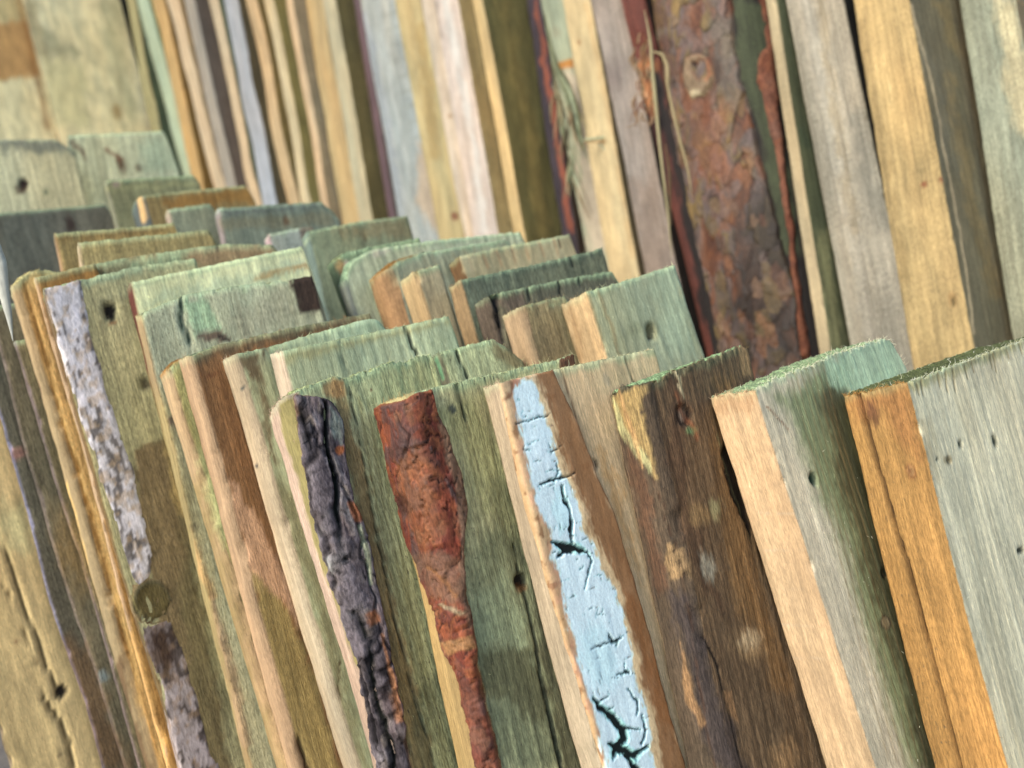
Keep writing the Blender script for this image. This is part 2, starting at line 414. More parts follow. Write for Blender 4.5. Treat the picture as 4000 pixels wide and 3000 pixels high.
        for i in range(n):
            kind = rnd.random()
            if kind < .55:      # on the upper rim
                if rnd.random() < .35: X, Y = 0., rnd.uniform(0, t_)
                else: X, Y = rnd.uniform(0, W_), 0. if rnd.random() < .7 else rnd.uniform(0, t_)
                Z = L; d = V(rnd.gauss(0, .6), rnd.gauss(-.4, .6), rnd.uniform(-.2, 1)); l = rnd.choice([.0015, .002, .003]) * rnd.uniform(.6, 1.6)
            elif kind < .82:    # on the corner line
                X, Y = 0., 0.; Z = rnd.uniform(max(zvis0, .0), L); d = V(-.7, -.7, rnd.gauss(0, 1.2)); l = rnd.uniform(.001, .0025)
            else:
                X, Y = (rnd.uniform(0, W_), 0.) if rnd.random() < .7 else (0., rnd.uniform(0, t_)); Z = rnd.uniform(max(zvis0, 0), L)
                d = V(rnd.gauss(0, .6), rnd.gauss(-.25, .25), rnd.gauss(0, 1)) if Y == 0 else V(-.3, rnd.gauss(0, .5), rnd.gauss(0, 1)); l = rnd.uniform(.001, .0022)
            p = self.base_pos(np.array([X]), np.array([Y]), np.array([Z]))[0]
            c = (e if X == 0 else f_) * rnd.uniform(1.0, 1.5)
            hair(p, d, l, rnd.uniform(.00007, .00016), np.minimum(c, .8), V(rnd.gauss(0, .3), rnd.gauss(0, .2), rnd.gauss(0, .3)))
        o = add_mesh('wood_fibres', np.array(co), np.array(qd), np.array(cc), [M['fibre']], matrix=self.mw)
        o.parent = self.o; o.matrix_parent_inverse = self.o.matrix_world.inverted(); o['kind'] = 'stuff'

    def patch(self, name, poly, style, thick=.0018, edge=.0015, res=.0009, feats=(), mat='pine', warp=8, label=None, seed=None, gain=None, edgecol=None, wl=45, maxdep=.01):
        """a shell of bark (or the like) lying on this board inside a measured outline"""
        seed = seed or self.seed + 50
        t_, W_, L = self.t, self.w, self.zb
        # find parameter range
        ps = np.linspace(0, t_ + W_, 90); ztp = L + (.14 if self.ext else 0); zs = np.linspace(max(L - .75, .02), ztp, 180)
        Pm, Zm = np.meshgrid(ps, zs)
        def pos(Pp, Zz):
            Yp = np.clip(t_ - Pp, 0, t_); Xp = np.clip(Pp - t_, 0, W_); return self.base_pos(Xp, Yp, Zz)
        q = project(self.to_world(pos(Pm, Zm)).reshape(-1, 3)); s = sd_poly(q, poly) > -40
        if not s.any(): print('EMPTY PATCH', name); return None
        pm, zm = Pm.ravel()[s], Zm.ravel()[s]; dp_, dz_ = ps[1] - ps[0], zs[1] - zs[0]
        p0, p1, z0, z1 = max(pm.min() - dp_, 0), min(pm.max() + dp_, t_ + W_), zm.min() - dz_, min(zm.max() + dz_, ztp)
        nP, nZ = max(int((p1 - p0) / res), 4), max(int((z1 - z0) / (res * 1.3)), 4)
        Pm, Zm = np.meshgrid(np.linspace(p0, p1, nP), np.linspace(z0, z1, nZ))
        P = pos(Pm, Zm); N = np.cross(np.gradient(P, axis=1), np.gradient(P, axis=0)); N /= np.linalg.norm(N, axis=-1, keepdims=True) + 1e-12
        if N[..., 0].mean() + N[..., 1].mean() > 0: N = -N
        # soften the normal across the sharp corner
        for _ in range(6):
            N[:, 1:-1] = (N[:, :-2] + N[:, 1:-1] * 2 + N[:, 2:]) / 4
        N /= np.linalg.norm(N, axis=-1, keepdims=True)
        Wp = self.to_world(P).reshape(-1, 3); q = project(Wp)
        qq = q + np.stack([fbm(q[:, 0] / wl, q[:, 1] / wl / 2, 0, seed), fbm(q[:, 0] / wl, q[:, 1] / wl / 2, 9, seed)], -1) * warp * 1.6
        mper = (Wp @ FWD).mean() / FPX
        sd = sd_poly(qq, poly) * mper
        pf, zf = Pm.ravel(), Zm.ravel()
        h, c = STYLES[style](pf, zf, q, seed)
        dep = np.minimum(apply_features(q, c, gained(feats), seed, pf < t_), maxdep)
        prof = sstep(0, edge, sd)
        off = np.where(sd < 0, -.0008, thick * prof + h * prof) - dep
        off = np.maximum(off, -.0008)
        if edgecol is not None:
            k = (1 - sstep(.0002, edge, sd))[:, None] * .8; c = c * (1 - k) + lin(edgecol) * GAIN_F * k
        if gain is not None: c = c * gain
        P2 = (P + N * off.reshape(nZ, nP)[..., None]).reshape(-1, 3)
        I = np.arange(nP * nZ).reshape(nZ, nP)
        quads = np.stack([I[:-1, :-1], I[:-1, 1:], I[1:, 1:], I[1:, :-1]], -1).reshape(-1, 4)
        keep = (sd[quads] > -.001).any(1); quads = quads[keep]
        used = np.unique(quads); remap = np.full(nP * nZ, -1); remap[used] = np.arange(len(used))
        o = add_mesh(name, P2[used], remap[quads], np.clip(c[used], .004, .9), [M[mat]], matrix=self.mw)
        o.parent = self.o; o.matrix_parent_inverse = self.o.matrix_world.inverted()
        if label: o['label'] = label
        return o

def gained(feats):
    out = []
    for f in feats:
        g = dict(f)
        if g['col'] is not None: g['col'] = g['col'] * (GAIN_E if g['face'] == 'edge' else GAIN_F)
        out.append(g)
    return out

# ------------------------------------------------------------------ bark styles: (height, colour) from surface parameters
def pal(v, stops):
    v = np.clip(v, 0, 1); xs = [a for a, _ in stops]; cs = np.array([lin(c) for _, c in stops])
    return np.stack([np.interp(v, xs, cs[:, k]) for k in range(3)], -1)
def st_red(p, z, q, seed):
    w = fbm(p * 150, z * 80, 0, seed, 4) * .9; w2 = fbm(p * 150, z * 80, 7, seed, 4) * .9
    f1, f2, i1 = worley(p * 85 + w, z * 32 + w2, seed); g1, g2, i2 = worley(p * 210 + w * 1.6, z * 85 + w2 * 1.6, seed + 9); k1, k2, i3 = worley(p * 420 + w * 2, z * 190 + w2 * 2, seed + 19)
    cr = sstep(.0, .07, f2 - f1); cr2 = sstep(0, .05, g2 - g1)
    h = i1 * .0014 + i2 * .0008 + i3 * .0002 + .0010 * fbm(p * 40, z * 18, 1, seed, 3) * .4 - (1 - cr) * .0012 - (1 - cr2) * .0003
    v = .35 * i1 + .35 * i2 + .15 * i3 + .45 * fbm(p * 70, z * 25, 4, seed, 4) + .1
    c = pal(v, [(0, (70, 38, 34)), (.3, (112, 54, 40)), (.5, (138, 82, 52)), (.65, (118, 62, 44)), (.8, (96, 64, 56)), (1, (86, 66, 62))])
    g = sstep(.1, .5, fbm(p * 500, z * 160, 3, seed, 3))[:, None] * .35; c = c * (1 - g) + lin((96, 74, 60)) * g
    return h, c * (.5 + .5 * cr * (.7 + .3 * cr2))[:, None]
def st_brown(p, z, q, seed):
    h, c = st_red(p, z, q, seed); 
    v = fbm(p * 80, z * 20, 2, seed, 4) * .5 + .5
    return h * .6, c * .35 + .65 * pal(v, [(0, (66, 44, 36)), (.5, (112, 74, 56)), (1, (140, 104, 84))])
def st_dark(p, z, q, seed):
    w = fbm(p * 130, z * 45, 0, seed, 4) * .4; w2 = fbm(p * 90, z * 60, 7, seed, 4) * .5
    f1, f2, i1 = worley(p * 62 + w, z * 11 + w2, seed); g1, g2, i2 = worley(p * 150 + w * 1.5, z * 42 + w2 * 1.5, seed + 5)
    cr = sstep(.02, .17, f2 - f1); cr2 = sstep(.0, .07, g2 - g1)
    h = .0015 * cr + .0006 * i1 + .0007 * i2 + .0005 * cr2 + .0006 * fbm(p * 350, z * 180, 0, seed, 3)
    v = .45 + .3 * (i2 - .5) + .5 * fbm(p * 160, z * 60, 1, seed, 4) + .2 * (i1 - .5)
    c = pal(v, [(0, (62, 56, 56)), (.35, (92, 84, 86)), (.6, (112, 104, 106)), (.8, (132, 126, 124)), (1, (166, 166, 160))])
    o = (sstep(.30, .5, fbm(p * 90, z * 34, 9, seed, 3)) * (1 - cr2 * .4))[:, None] * .25; c = c * (1 - o) + lin((132, 92, 66)) * o
    return h, c * (.3 + .7 * cr)[:, None]
def st_birch(p, z, q, seed):
    h = .0004 * fbm(p * 90, z * 50, 0, seed, 4)
    l = sstep(.72, .86, fbm(p * 35, z * 620, 3, seed, 2) * .5 + .5 + .25 * fbm(p * 30, z * 20, 7, seed, 2)) * .6
    v = fbm(p * 110, z * 60, 1, seed, 4) * .5 + .5
    c = pal(v, [(0, (186, 196, 204)), (.4, (214, 228, 232)), (.7, (228, 238, 240)), (1, (236, 240, 240))])
    c = c * (1 - .55 * l[:, None]); return h - l * .0002, c
def st_plate(p, z, q, seed):
    w = fbm(p * 50, z * 30, 0, seed, 3) * .9
    f1, f2, i1 = worley(p * 48 + w, z * 24 + w, seed); g1, g2, i2 = worley(p * 110 + w * 2, z * 52 + w, seed + 5)
    low = sstep(500, 1000, q[:, 1])
    h = i1 * .0030 + i2 * .0014 + .0015 * fbm(p * 25, z * 12, 1, seed, 3); cr = sstep(0, .10, f2 - f1); cr2 = sstep(0, .07, g2 - g1)
    h = h - (1 - cr) * .0014 - (1 - cr2) * .0004
    v = np.clip(.45 * i1 + .35 * i2 + .4 * fbm(p * 30, z * 14, 4, seed, 3) + .15, 0, 1)
    c = pal(v, [(0, (72, 50, 42)), (.25, (120, 74, 48)), (.45, (128, 94, 76)), (.6, (112, 96, 90)), (.8, (124, 102, 66)), (1, (146, 118, 74))])
    c = c * (.55 + .45 * cr)[:, None] * (.75 + .25 * cr2)[:, None]; return h, c
def st_lichen(p, z, q, seed):
    n = fbm(p * 420, z * 90, 0, seed, 3); n2 = fbm(p * 560, z * 130, 5, seed, 3); a = fbm(p * 60, z * 30, 3, seed, 3)
    c = pal(n * .5 + .5, [(0, (150, 144, 138)), (.45, (184, 180, 180)), (1, (208, 204, 208))])
    d = sstep(.08, .26, n2 + a * .6)[:, None] * .85; c = c * (1 - d) + lin((70, 64, 58)) * d
    t = sstep(.14, .34, fbm(p * 320, z * 200, 9, seed, 2) + a * .2)[:, None] * .55; c = c * (1 - t) + lin((164, 142, 112)) * t
    return n * .0002, c
def st_skin(p, z, q, seed):
    n = fbm(p * 200, z * 50, 0, seed, 4); f = fbm(p * 500, z * 220, 6, seed, 2)
    c = pal(n * .5 + .5, [(0, (164, 130, 88)), (.5, (200, 168, 124)), (1, (216, 190, 152))])
    d = sstep(.3, .5, f)[:, None] * .7; return n * .0003, c * (1 - d) + lin((120, 80, 48)) * d
STYLES = dict(red=st_red, brown=st_brown, dark=st_dark, birch=st_birch, plate=st_plate, lichen=st_lichen, skin=st_skin)

# ------------------------------------------------------------------ setting
def ground():
    n = 60; xs = np.linspace(-1, 1, n); g = np.sign(xs) * np.abs(xs) ** 2.2 * 60
    X, Y = np.meshgrid(g, g); Z = .004 * fbm(X * 6, Y * 6, 0, 3, 3) - .004
    I = np.arange(n * n).reshape(n, n); q = np.stack([I[:-1, :-1], I[:-1, 1:], I[1:, 1:], I[1:, :-1]], -1).reshape(-1, 4)
    m, nt, b = nodes_of('trodden_soil'); p, col = base_coords(nt); a = noise(nt, p, 20, 6, .65)
    nt.links.new(tint(nt, col, ramp(nt, a, .3, .7, .6, 1.3)), b.inputs['Base Color']); b.inputs['Roughness'].default_value = .95; bump(nt, b, a, .02)
    o = add_mesh('ground', np.stack([X, Y, Z], -1).reshape(-1, 3), q, np.tile(V(.11, .09, .065), (n * n, 1)), [m]); o['kind'] = 'structure'
ground()

FRONT = 'offcut boards leaning upright in the front row'
MID = 'short offcuts standing behind the front row'
BACK = 'tall boards standing in the back row'
FAR = 'far offcuts at the left end of the stack'
K = (34, 30, 26); GREENS = (112, 132, 96)
S = {}
gap = .0035
def flakes(L, R, n, seed, cols, cr=(40, 24, 20), y0=None, y1=None, size=(16, 44), lean=.25):
    """small bark scales with their own tone, and the dark splits between them, between two outlines"""
    r = random.Random(seed); out = []; ya, yb = y0 or L[0][1] + 20, y1 or L[-1][1] - 30
    def pt():
        y = r.uniform(ya, yb); a = np.interp(y, [v[1] for v in L], [v[0] for v in L]); b = np.interp(y, [v[1] for v in R], [v[0] for v in R]); return r.uniform(a + 6, b - 6), y
    for i in range(n):
        x, y = pt(); s_ = r.uniform(*size); k = r.randint(5, 7); ph = r.random() * 6
        pl = [(x + math.cos(ph + j / k * 6.283) * s_ * r.uniform(.35, .8) + lean * math.sin(ph + j / k * 6.283) * s_ * 1.2, y + math.sin(ph + j / k * 6.283) * s_ * r.uniform(.8, 1.6)) for j in range(k)]
        out.append(F('poly', pl, r.choice(cols), 6, .5, 5, wl=18))
        h = r.randint(0, k - 1); e = [pl[(h + j) % k] for j in range(r.randint(2, 4))]
        out.append(F('line', e, cr, 4, .9, 4, [1.5] + [r.uniform(3, 7)] * (len(e) - 2) + [1.5], .0006, wl=18))
    return out
# =================== FRONT ROW, near to far
s = .231
b = Board('sawn_board', 'thick board at the far right with a cracked orange edge and dark mossy top end', 'board',
    (3293, 1544), (3542, 1494), (4060, 1305), (3933, 3000), s, (208, 150, 80), (202, 194, 168), top=(96, 104, 66), group=FRONT, seed=11, res=.0010, rough=.0004, fuzz=800,
    mats=('sawn', 'smooth'), rim=[(3661, 1450), (3900, 1362)], rimfuzz=.0014, jag=.002, feats=[
    F('line', [(3343, 1525), (3396, 1710), (3455, 1915), (3509, 2100), (3542, 2198), (3628, 2523), (3700, 2800), (3760, 3030)], (58, 36, 20), 5, 1, 2, [14, 17, 15, 16, 15, 14, 13, 13], .006, 'edge'),
    F('poly', [(3310, 1545), (3540, 1500), (3600, 1800), (3570, 1800), (3450, 1620), (3360, 1640)], (176, 112, 62), 90, .55, 14, face='edge'),
    F('ell', (3410, 1625, 26, 44), (110, 66, 44), 40, .75, 14, face='edge'),
    F('ell', (3558, 1842, 20, 34), (176, 116, 62), 8, .9, 4, face='edge'), F('ell', (3556, 1838, 13, 24), (214, 158, 96), 6, .9, 3, face='edge'), F('ell', (3554, 1838, 6, 12), (150, 96, 54), 5, .9, 2, face='edge'),
    F('poly', [(3545, 1494), (4020, 1310), (4020, 1345), (3800, 1432), (3562, 1530)], (156, 150, 112), 34, .75, 12, face='front'),
    F('poly', [(3560, 1640), (3640, 1640), (3680, 1900), (3620, 1760)], (150, 136, 104), 50, .4, 14, face='front'),
    *[F('ell', e, (44, 52, 40), 7, .95, 3, face='front', depth=.0016) for e in [(3888, 1722, 9, 24), (3707, 1798, 9, 10), (3752, 1735, 8, 14), (3664, 1796, 5, 7), (3988, 2152, 12, 14)]],
    F('ell', (3703, 1796, 17, 20), (132, 116, 82), 8, .6, 3, face='front'),
    *[F('line', [(x, y), (x + 12, y + l)], (122, 104, 70), 5, .8, 2, 5, .0006, 'front') for x, y, l in [(3598, 1480, 66), (3660, 1455, 60), (3692, 1452, 80), (3720, 1440, 90), (3768, 1422, 60), (3795, 1410, 46), (3866, 1385, 60), (3880, 1380, 74), (3930, 1362, 40), (3980, 1345, 36), (3580, 1500, 40)]],
    ])
P1 = b; s += b.t + gap
b = Board('sawn_board', 'green-tinged board with a broad tan edge, left of the cracked orange edge', 'board',
    (2776, 1554), (2945, 1517), (3536, 1424), (3416, 3000), s, (228, 186, 134), (190, 182, 162), top=(150, 172, 128), group=FRONT, seed=12, res=.0010, rough=.0004, fuzz=1000,
    mats=('smooth', 'smooth'), rim=[(3130, 1440), (3263, 1382), (3396, 1336), (3462, 1322), (3486, 1338)], rimfuzz=.0020, jag=.003, feats=[
    F('poly', [(3030, 1560), (3200, 1400), (3300, 1420), (3660, 3010), (3560, 3010), (3420, 2600), (3290, 2150), (3120, 1760)], (116, 130, 94), 100, .9, 22, face='front', wl=120),
    F('poly', [(3190, 1560), (3262, 1450), (3330, 1560), (3800, 3020), (3620, 3020), (3440, 2420), (3300, 1950)], (70, 66, 44), 60, .9, 14, face='front', wl=120),
    F('poly', [(3225, 1420), (3390, 1330), (3500, 1320), (3560, 1500), (3330, 1560), (3260, 1500)], (160, 184, 158), 50, .85, 14, face='front'),
    F('ell', (3178, 1870, 13, 26), (40, 58, 42), 8, 1, 4, face='front', depth=.003), F('ell', (3457, 2238, 12, 20), (62, 64, 50), 8, 1, 3, face='front', depth=.002),
    F('ell', (3460, 2432, 19, 31), (52, 44, 34), 6, 1, 2, face='front'), F('ell', (3460, 2432, 14, 25), (122, 112, 88), 6, 1, 2, face='front'),
    F('line', [(2992, 1585), (3035, 1630), (3082, 1680)], (128, 98, 76), 5, .9, 1, 6, 0, 'front'),
    F('line', [(3180, 1895), (3200, 1960)], (110, 112, 94), 4, .7, 1, 3, .0004, 'front'),
    F('poly', [(2776, 1554), (2945, 1520), (2960, 1560), (2940, 1640), (2850, 1590), (2790, 1640)], (222, 170, 116), 40, .7, 16, face='edge'),
    *[F('line', [(x, y), (x + 16, y + l)], (176, 128, 82), 4, .7, 2, 4, .0008, 'edge') for x, y, l in [(2880, 1545, 60), (2910, 1530, 75), (2830, 1580, 40), (2925, 1540, 40)]],
    *[F('line', [(x, y), (x + 200, y + 4)], (238, 202, 156), 5, .6, 2, 5, 0, 'edge') for x, y in [(2960, 2004), (2990, 2150), (3030, 2296), (3050, 2440), (3100, 2570)]],
    *[F('line', [(3090 + i * 18, 1480 - i * 22), (3150 + i * 22, 1700), (3260 + i * 26, 2100), (3360 + i * 30, 2520), (3470 + i * 30, 2980)], (126, 104, 70), 5, .5, 5, 4, 0, 'front', wl=140) for i in range(7)],
    ])
P2 = b; s += b.t + gap
b = Board('weathered_slab', 'dark brown weathered slab with a knot and tan scars, right of the white bark', 'board',
    (2388, 1535), (2480, 1500), (2925, 1362), (2800, 3000), s, (104, 86, 64), (94, 78, 60), top=(150, 178, 130), group=FRONT, seed=13, res=.0010, rough=.0007, fuzz=350, rima=.3, wane=(.012, .018),
    mats=('skin', 'skin'), rim=[(2600, 1451), (2760, 1400), (2850, 1368), (2905, 1350)], rimfuzz=.0018, jag=.003, feats=[
    F('poly', [(2392, 1545), (2520, 1500), (2500, 1600), (2540, 1740), (2560, 1880), (2480, 1740), (2430, 1660)], (158, 134, 90), 14, .9, 12),
    F('poly', [(2392, 1560), (2400, 1560), (2440, 1660), (2540, 1800), (2550, 1860), (2460, 1740), (2410, 1680)], (176, 172, 128), 8, .8, 6),
    F('poly', [(2880, 1350), (2920, 1350), (2935, 1460), (2900, 1470)], (160, 130, 96), 14, .7, 8),
    F('poly', [(2600, 1450), (2640, 1450), (2700, 1900), (2820, 2400), (2800, 2420), (2680, 2100), (2620, 1800)], (84, 62, 46), 40, .7, 30, wl=100),
    F('poly', [(2610, 2300), (2700, 2330), (2900, 2900), (2950, 3010), (2800, 3010), (2700, 2700)], (62, 54, 54), 50, .85, 30, wl=100),
    F('poly', [(2440, 1700), (2500, 1760), (2560, 2100), (2610, 2300), (2560, 2330), (2480, 2000)], (92, 66, 50), 40, .8, 20, wl=90),
    F('poly', [(2780, 1480), (2880, 1480), (2920, 1800), (2960, 2300), (3100, 2700), (3000, 2700), (2860, 2200), (2800, 1800)], (122, 92, 56), 60, .6, 30, wl=110),
    F('line', [(2646, 1500), (2660, 1530), (2655, 1470)], (206, 186, 150), 6, .8, 2, 8),
    F('line', [(2630, 1440), (2655, 1490), (2672, 1560)], (196, 182, 146), 5, .9, 3, [10, 8, 4]),
    F('line', [(2410, 1500), (2440, 1600), (2480, 1720), (2510, 1830)], (196, 154, 108), 5, .6, 2, [8, 12, 22, 6]),
    F('ell', (2670, 1622, 26, 42), (46, 34, 26), 14, .9, 8, depth=.003), F('ell', (2676, 1614, 12, 28), (172, 148, 128), 10, .8, 6),
    F('ell', (2700, 1682, 24, 14), (104, 138, 96), 10, .8, 6), F('line', [(2650, 1560), (2640, 1540), (2700, 1660), (2720, 1720)], (128, 76, 48), 10, .6, 6, 14),
    F('poly', [(2605, 2130), (2640, 2130), (2690, 2200), (2705, 2300), (2660, 2260), (2620, 2270), (2600, 2200)], (144, 118, 86), 10, .8, 14),
    F('ell', (2762, 2216, 22, 48), (170, 164, 148), 26, .8, 12), F('ell', (2740, 2010, 50, 40), (150, 122, 84), 50, .6, 14), F('ell', (2795, 1990, 24, 36), (150, 148, 112), 26, .6, 10),
    F('ell', (2925, 2520, 56, 66), (158, 130, 96), 60, .6, 14), F('poly', [(2830, 1720), (2870, 1760), (2925, 1960), (2935, 2090), (2890, 2010), (2840, 1850)], (38, 32, 26), 16, .9, 10, depth=.003), F('line', [(2800, 1700), (2850, 1850), (2900, 1980), (2930, 2100)], (112, 104, 70), 6, .8, 6, 6), F('ell', (2925, 2500, 36, 36), (192, 172, 142), 40, .6, 10),
    F('ell', (3064, 2965, 52, 70), (158, 126, 90), 60, .65, 14),
    F('line', [(2625, 2150), (2700, 2290), (2730, 2440), (2800, 2600), (2850, 2790), (2900, 3010)], (40, 30, 26), 5, .9, 5, [4, 8, 5, 8, 4, 6], .0012),
    F('line', [(2530, 1760), (2570, 1900), (2640, 2150), (2690, 2400), (2740, 2700), (2800, 3010)], (64, 44, 32), 6, .7, 12, 7, .001, wl=80),
    F('poly', [(2650, 2500), (2680, 2600), (2760, 2830), (2740, 2850), (2680, 2720)], (140, 108, 76), 8, .7, 10),
    F('poly', [(2820, 2700), (2850, 2790), (2880, 2830), (2860, 2700)], (146, 110, 76), 8, .6, 8),
    ])
P3 = b
s += b.t + gap
b = Board('birch_slab', 'slab with peeling white birch bark and black cracks running down its tan edge side', 'board',
    (1880, 1517), (1946, 1497), (2567, 1424), (2354, 3000), s, (222, 188, 144), (196, 174, 142), top=(150, 150, 110), group=FRONT, seed=14, res=.0010, rough=.0003, fuzz=260,
    mats=('smooth', 'smooth'), rim=[(2155, 1447), (2420, 1391), (2552, 1362)], rimfuzz=.0006, feats=[
    F('line', [(2440, 1395), (2470, 1480), (2500, 1530)], (128, 108, 78), 5, .8, 2, 5, .0012, 'front'),
    F('line', [(2190, 1440), (2230, 1560), (2280, 1720), (2320, 1850)], (128, 92, 62), 5, .8, 2, 5, .0008, 'front'),
    F('ell', (2323, 1816, 13, 20), (40, 28, 22), 8, 1, 3, face='front', depth=.002),
    F('ell', (2370, 1482, 14, 26), (140, 132, 120), 16, .5, 4, face='front'), F('poly', [(2330, 1750), (2420, 1900), (2500, 2300), (2420, 2050)], (196, 152, 98), 40, .6, 20, face='front'),
    ])
P4 = b
bordr = [(2155, 1440), (2205, 1540), (2255, 1649), (2321, 1828), (2401, 2000), (2467, 2232), (2533, 2464), (2600, 2729), (2690, 3040)]
ridge = [(2096, 1455), (2130, 1560), (2182, 1729), (2242, 1882), (2288, 2033), (2361, 2232), (2427, 2397), (2527, 2762), (2590, 3040)]
left = [(1946, 1490), (2016, 1828), (2049, 1966), (2182, 2430), (2281, 2762), (2365, 3040)]
whL = [(2029, 1484), (2008, 1530), (2029, 1663), (2056, 1795), (2089, 1948), (2109, 1990), (2155, 2066), (2155, 2178), (2189, 2271), (2228, 2464), (2275, 2643), (2321, 2782), (2378, 3040)]
whR = [(2049, 1484), (2085, 1537), (2110, 1630), (2146, 1749), (2168, 1842), (2215, 1900), (2240, 1966), (2250, 2066), (2298, 2132), (2334, 2218), (2385, 2311), (2436, 2497), (2470, 2682), (2514, 2789), (2535, 3040)]
crk = [
    ([(2100, 1900), (2140, 1880), (2185, 1868), (2235, 1850)], [8, 16, 12, 5], .0016), ([(2010, 1655), (2050, 1650), (2110, 1630), (2140, 1615)], [10, 5, 8, 3], .0008),
    ([(2035, 1760), (2062, 1762)], [6, 4], .0006), ([(2130, 1765), (2160, 1760), (2190, 1745)], [3, 7, 3], .0006),
    ([(2168, 1815), (2172, 1850), (2155, 1878)], [3, 6, 9], .0012), ([(2186, 1900), (2200, 1960), (2222, 2010), (2225, 2070), (2228, 2120)], [9, 14, 16, 18, 8], .0022),
    ([(2150, 2120), (2190, 2135), (2240, 2140), (2290, 2160)], [8, 34, 36, 8], .0026), ([(2170, 2180), (2195, 2150), (2230, 2150)], [4, 22, 20], .002),
    ([(2285, 2150), (2300, 2190), (2290, 2230), (2278, 2300)], [7, 8, 9, 3], .0014), ([(2255, 2225), (2268, 2205)], [3, 4], .0006),
    ([(2370, 2480), (2385, 2505), (2420, 2495)], [5, 20, 4], .0016), ([(2300, 2535), (2345, 2520), (2385, 2508)], [3, 10, 8], .001), ([(2410, 2480), (2400, 2520)], [3, 6], .0006),
    ([(2430, 2590), (2432, 2610), (2445, 2625), (2400, 2635)], [4, 6, 14, 4], .0012), ([(2445, 2690), (2465, 2720), (2480, 2740), (2478, 2790)], [5, 9, 10, 6], .0012),
    ([(2310, 2728), (2335, 2760), (2380, 2795), (2420, 2840), (2430, 2880), (2395, 2930), (2385, 2960)], [10, 26, 32, 36, 40, 30, 14], .003),
    ([(2375, 2905), (2420, 2925), (2470, 2950), (2520, 2915)], [12, 36, 34, 12], .003), ([(2420, 2840), (2470, 2846), (2500, 2845)], [20, 9, 4], .0014),
    ([(2500, 2790), (2510, 2850), (2500, 2900)], [4, 10, 12], .0014), ([(2440, 2950), (2480, 3010)], [20, 26], .002), ([(2335, 2740), (2370, 2710)], [10, 3], .001), ([(2355, 2780), (2390, 2755)], [10, 3], .001)]
rc = random.Random(3); fine = []
for i in range(85):
    y = rc.uniform(1560, 3000); xl = np.interp(y, [a[1] for a in whL], [a[0] for a in whL]); xr = np.interp(y, [a[1] for a in whR], [a[0] for a in whR])
    x = rc.uniform(xl - 6, xr + 10); l = rc.uniform(8, 34); tr = rc.random() < .6
    dx, dy = (l, -l * rc.uniform(.1, .5)) if tr else (l * .3 * rc.uniform(-1, 1.6), l)
    fine.append(F('line', [(x, y), (x + dx * .5 + rc.uniform(-4, 4), y + dy * .5 + rc.uniform(-4, 4)), (x + dx, y + dy)], rc.choice([(60, 74, 78), (96, 112, 118), (120, 92, 80)]), 4, .85, 4, [1.5, rc.uniform(3, 5.5), 1], .0004, wl=12))
def grow(pl, dx): return [(x + dx, y) for x, y in pl]
b.patch('birch_bark', left + bordr[::-1], 'skin', .0022, .0014, .0006, seed=42, maxdep=.0019, warp=3, mat='birch', gain=V(.98, .98, 1.0), feats=[
    F('poly', grow(ridge, -6) + bordr[::-1], (128, 92, 62), 30, .9, 12), F('line', bordr, (96, 62, 38), 26, .7, 6, 22),
    F('poly', [(2430, 2330), (2480, 2300), (2640, 2900), (2560, 2800)], (122, 78, 44), 50, .6, 20),
    F('poly', [(1985, 1495), (2030, 1480), (2000, 1550), (1975, 1560)], (92, 54, 34), 16, .8, 8),
    F('line', grow(whL, -8), (190, 142, 120), 30, .6, 8, 24), F('line', grow(whR, 14), (214, 190, 152), 34, .7, 8, 34),
    F('poly', grow(whL, -6) + grow(whR, 10)[::-1], (196, 238, 246), 17, 1, 9, wl=26),
    F('ell', (2330, 2560, 70, 130), (178, 190, 204), 60, .5, 10), F('ell', (2110, 1800, 30, 50), (200, 226, 226), 30, .5, 10), F('poly', [(2170, 1900), (2210, 1890), (2225, 2050), (2180, 2090), (2150, 2000)], (176, 222, 208), 20, .5, 8),
    *[F('line', g, (126, 186, 172), 14, .5, 5, [x * 1.25 for x in w]) for g, w, d in crk if max(w) > 25],
    *fine, *[F('line', g, (24, 30, 30), 6, 1, 6, [x * .8 for x in w], d, wl=14) for g, w, d in crk]])
s += b.t + gap
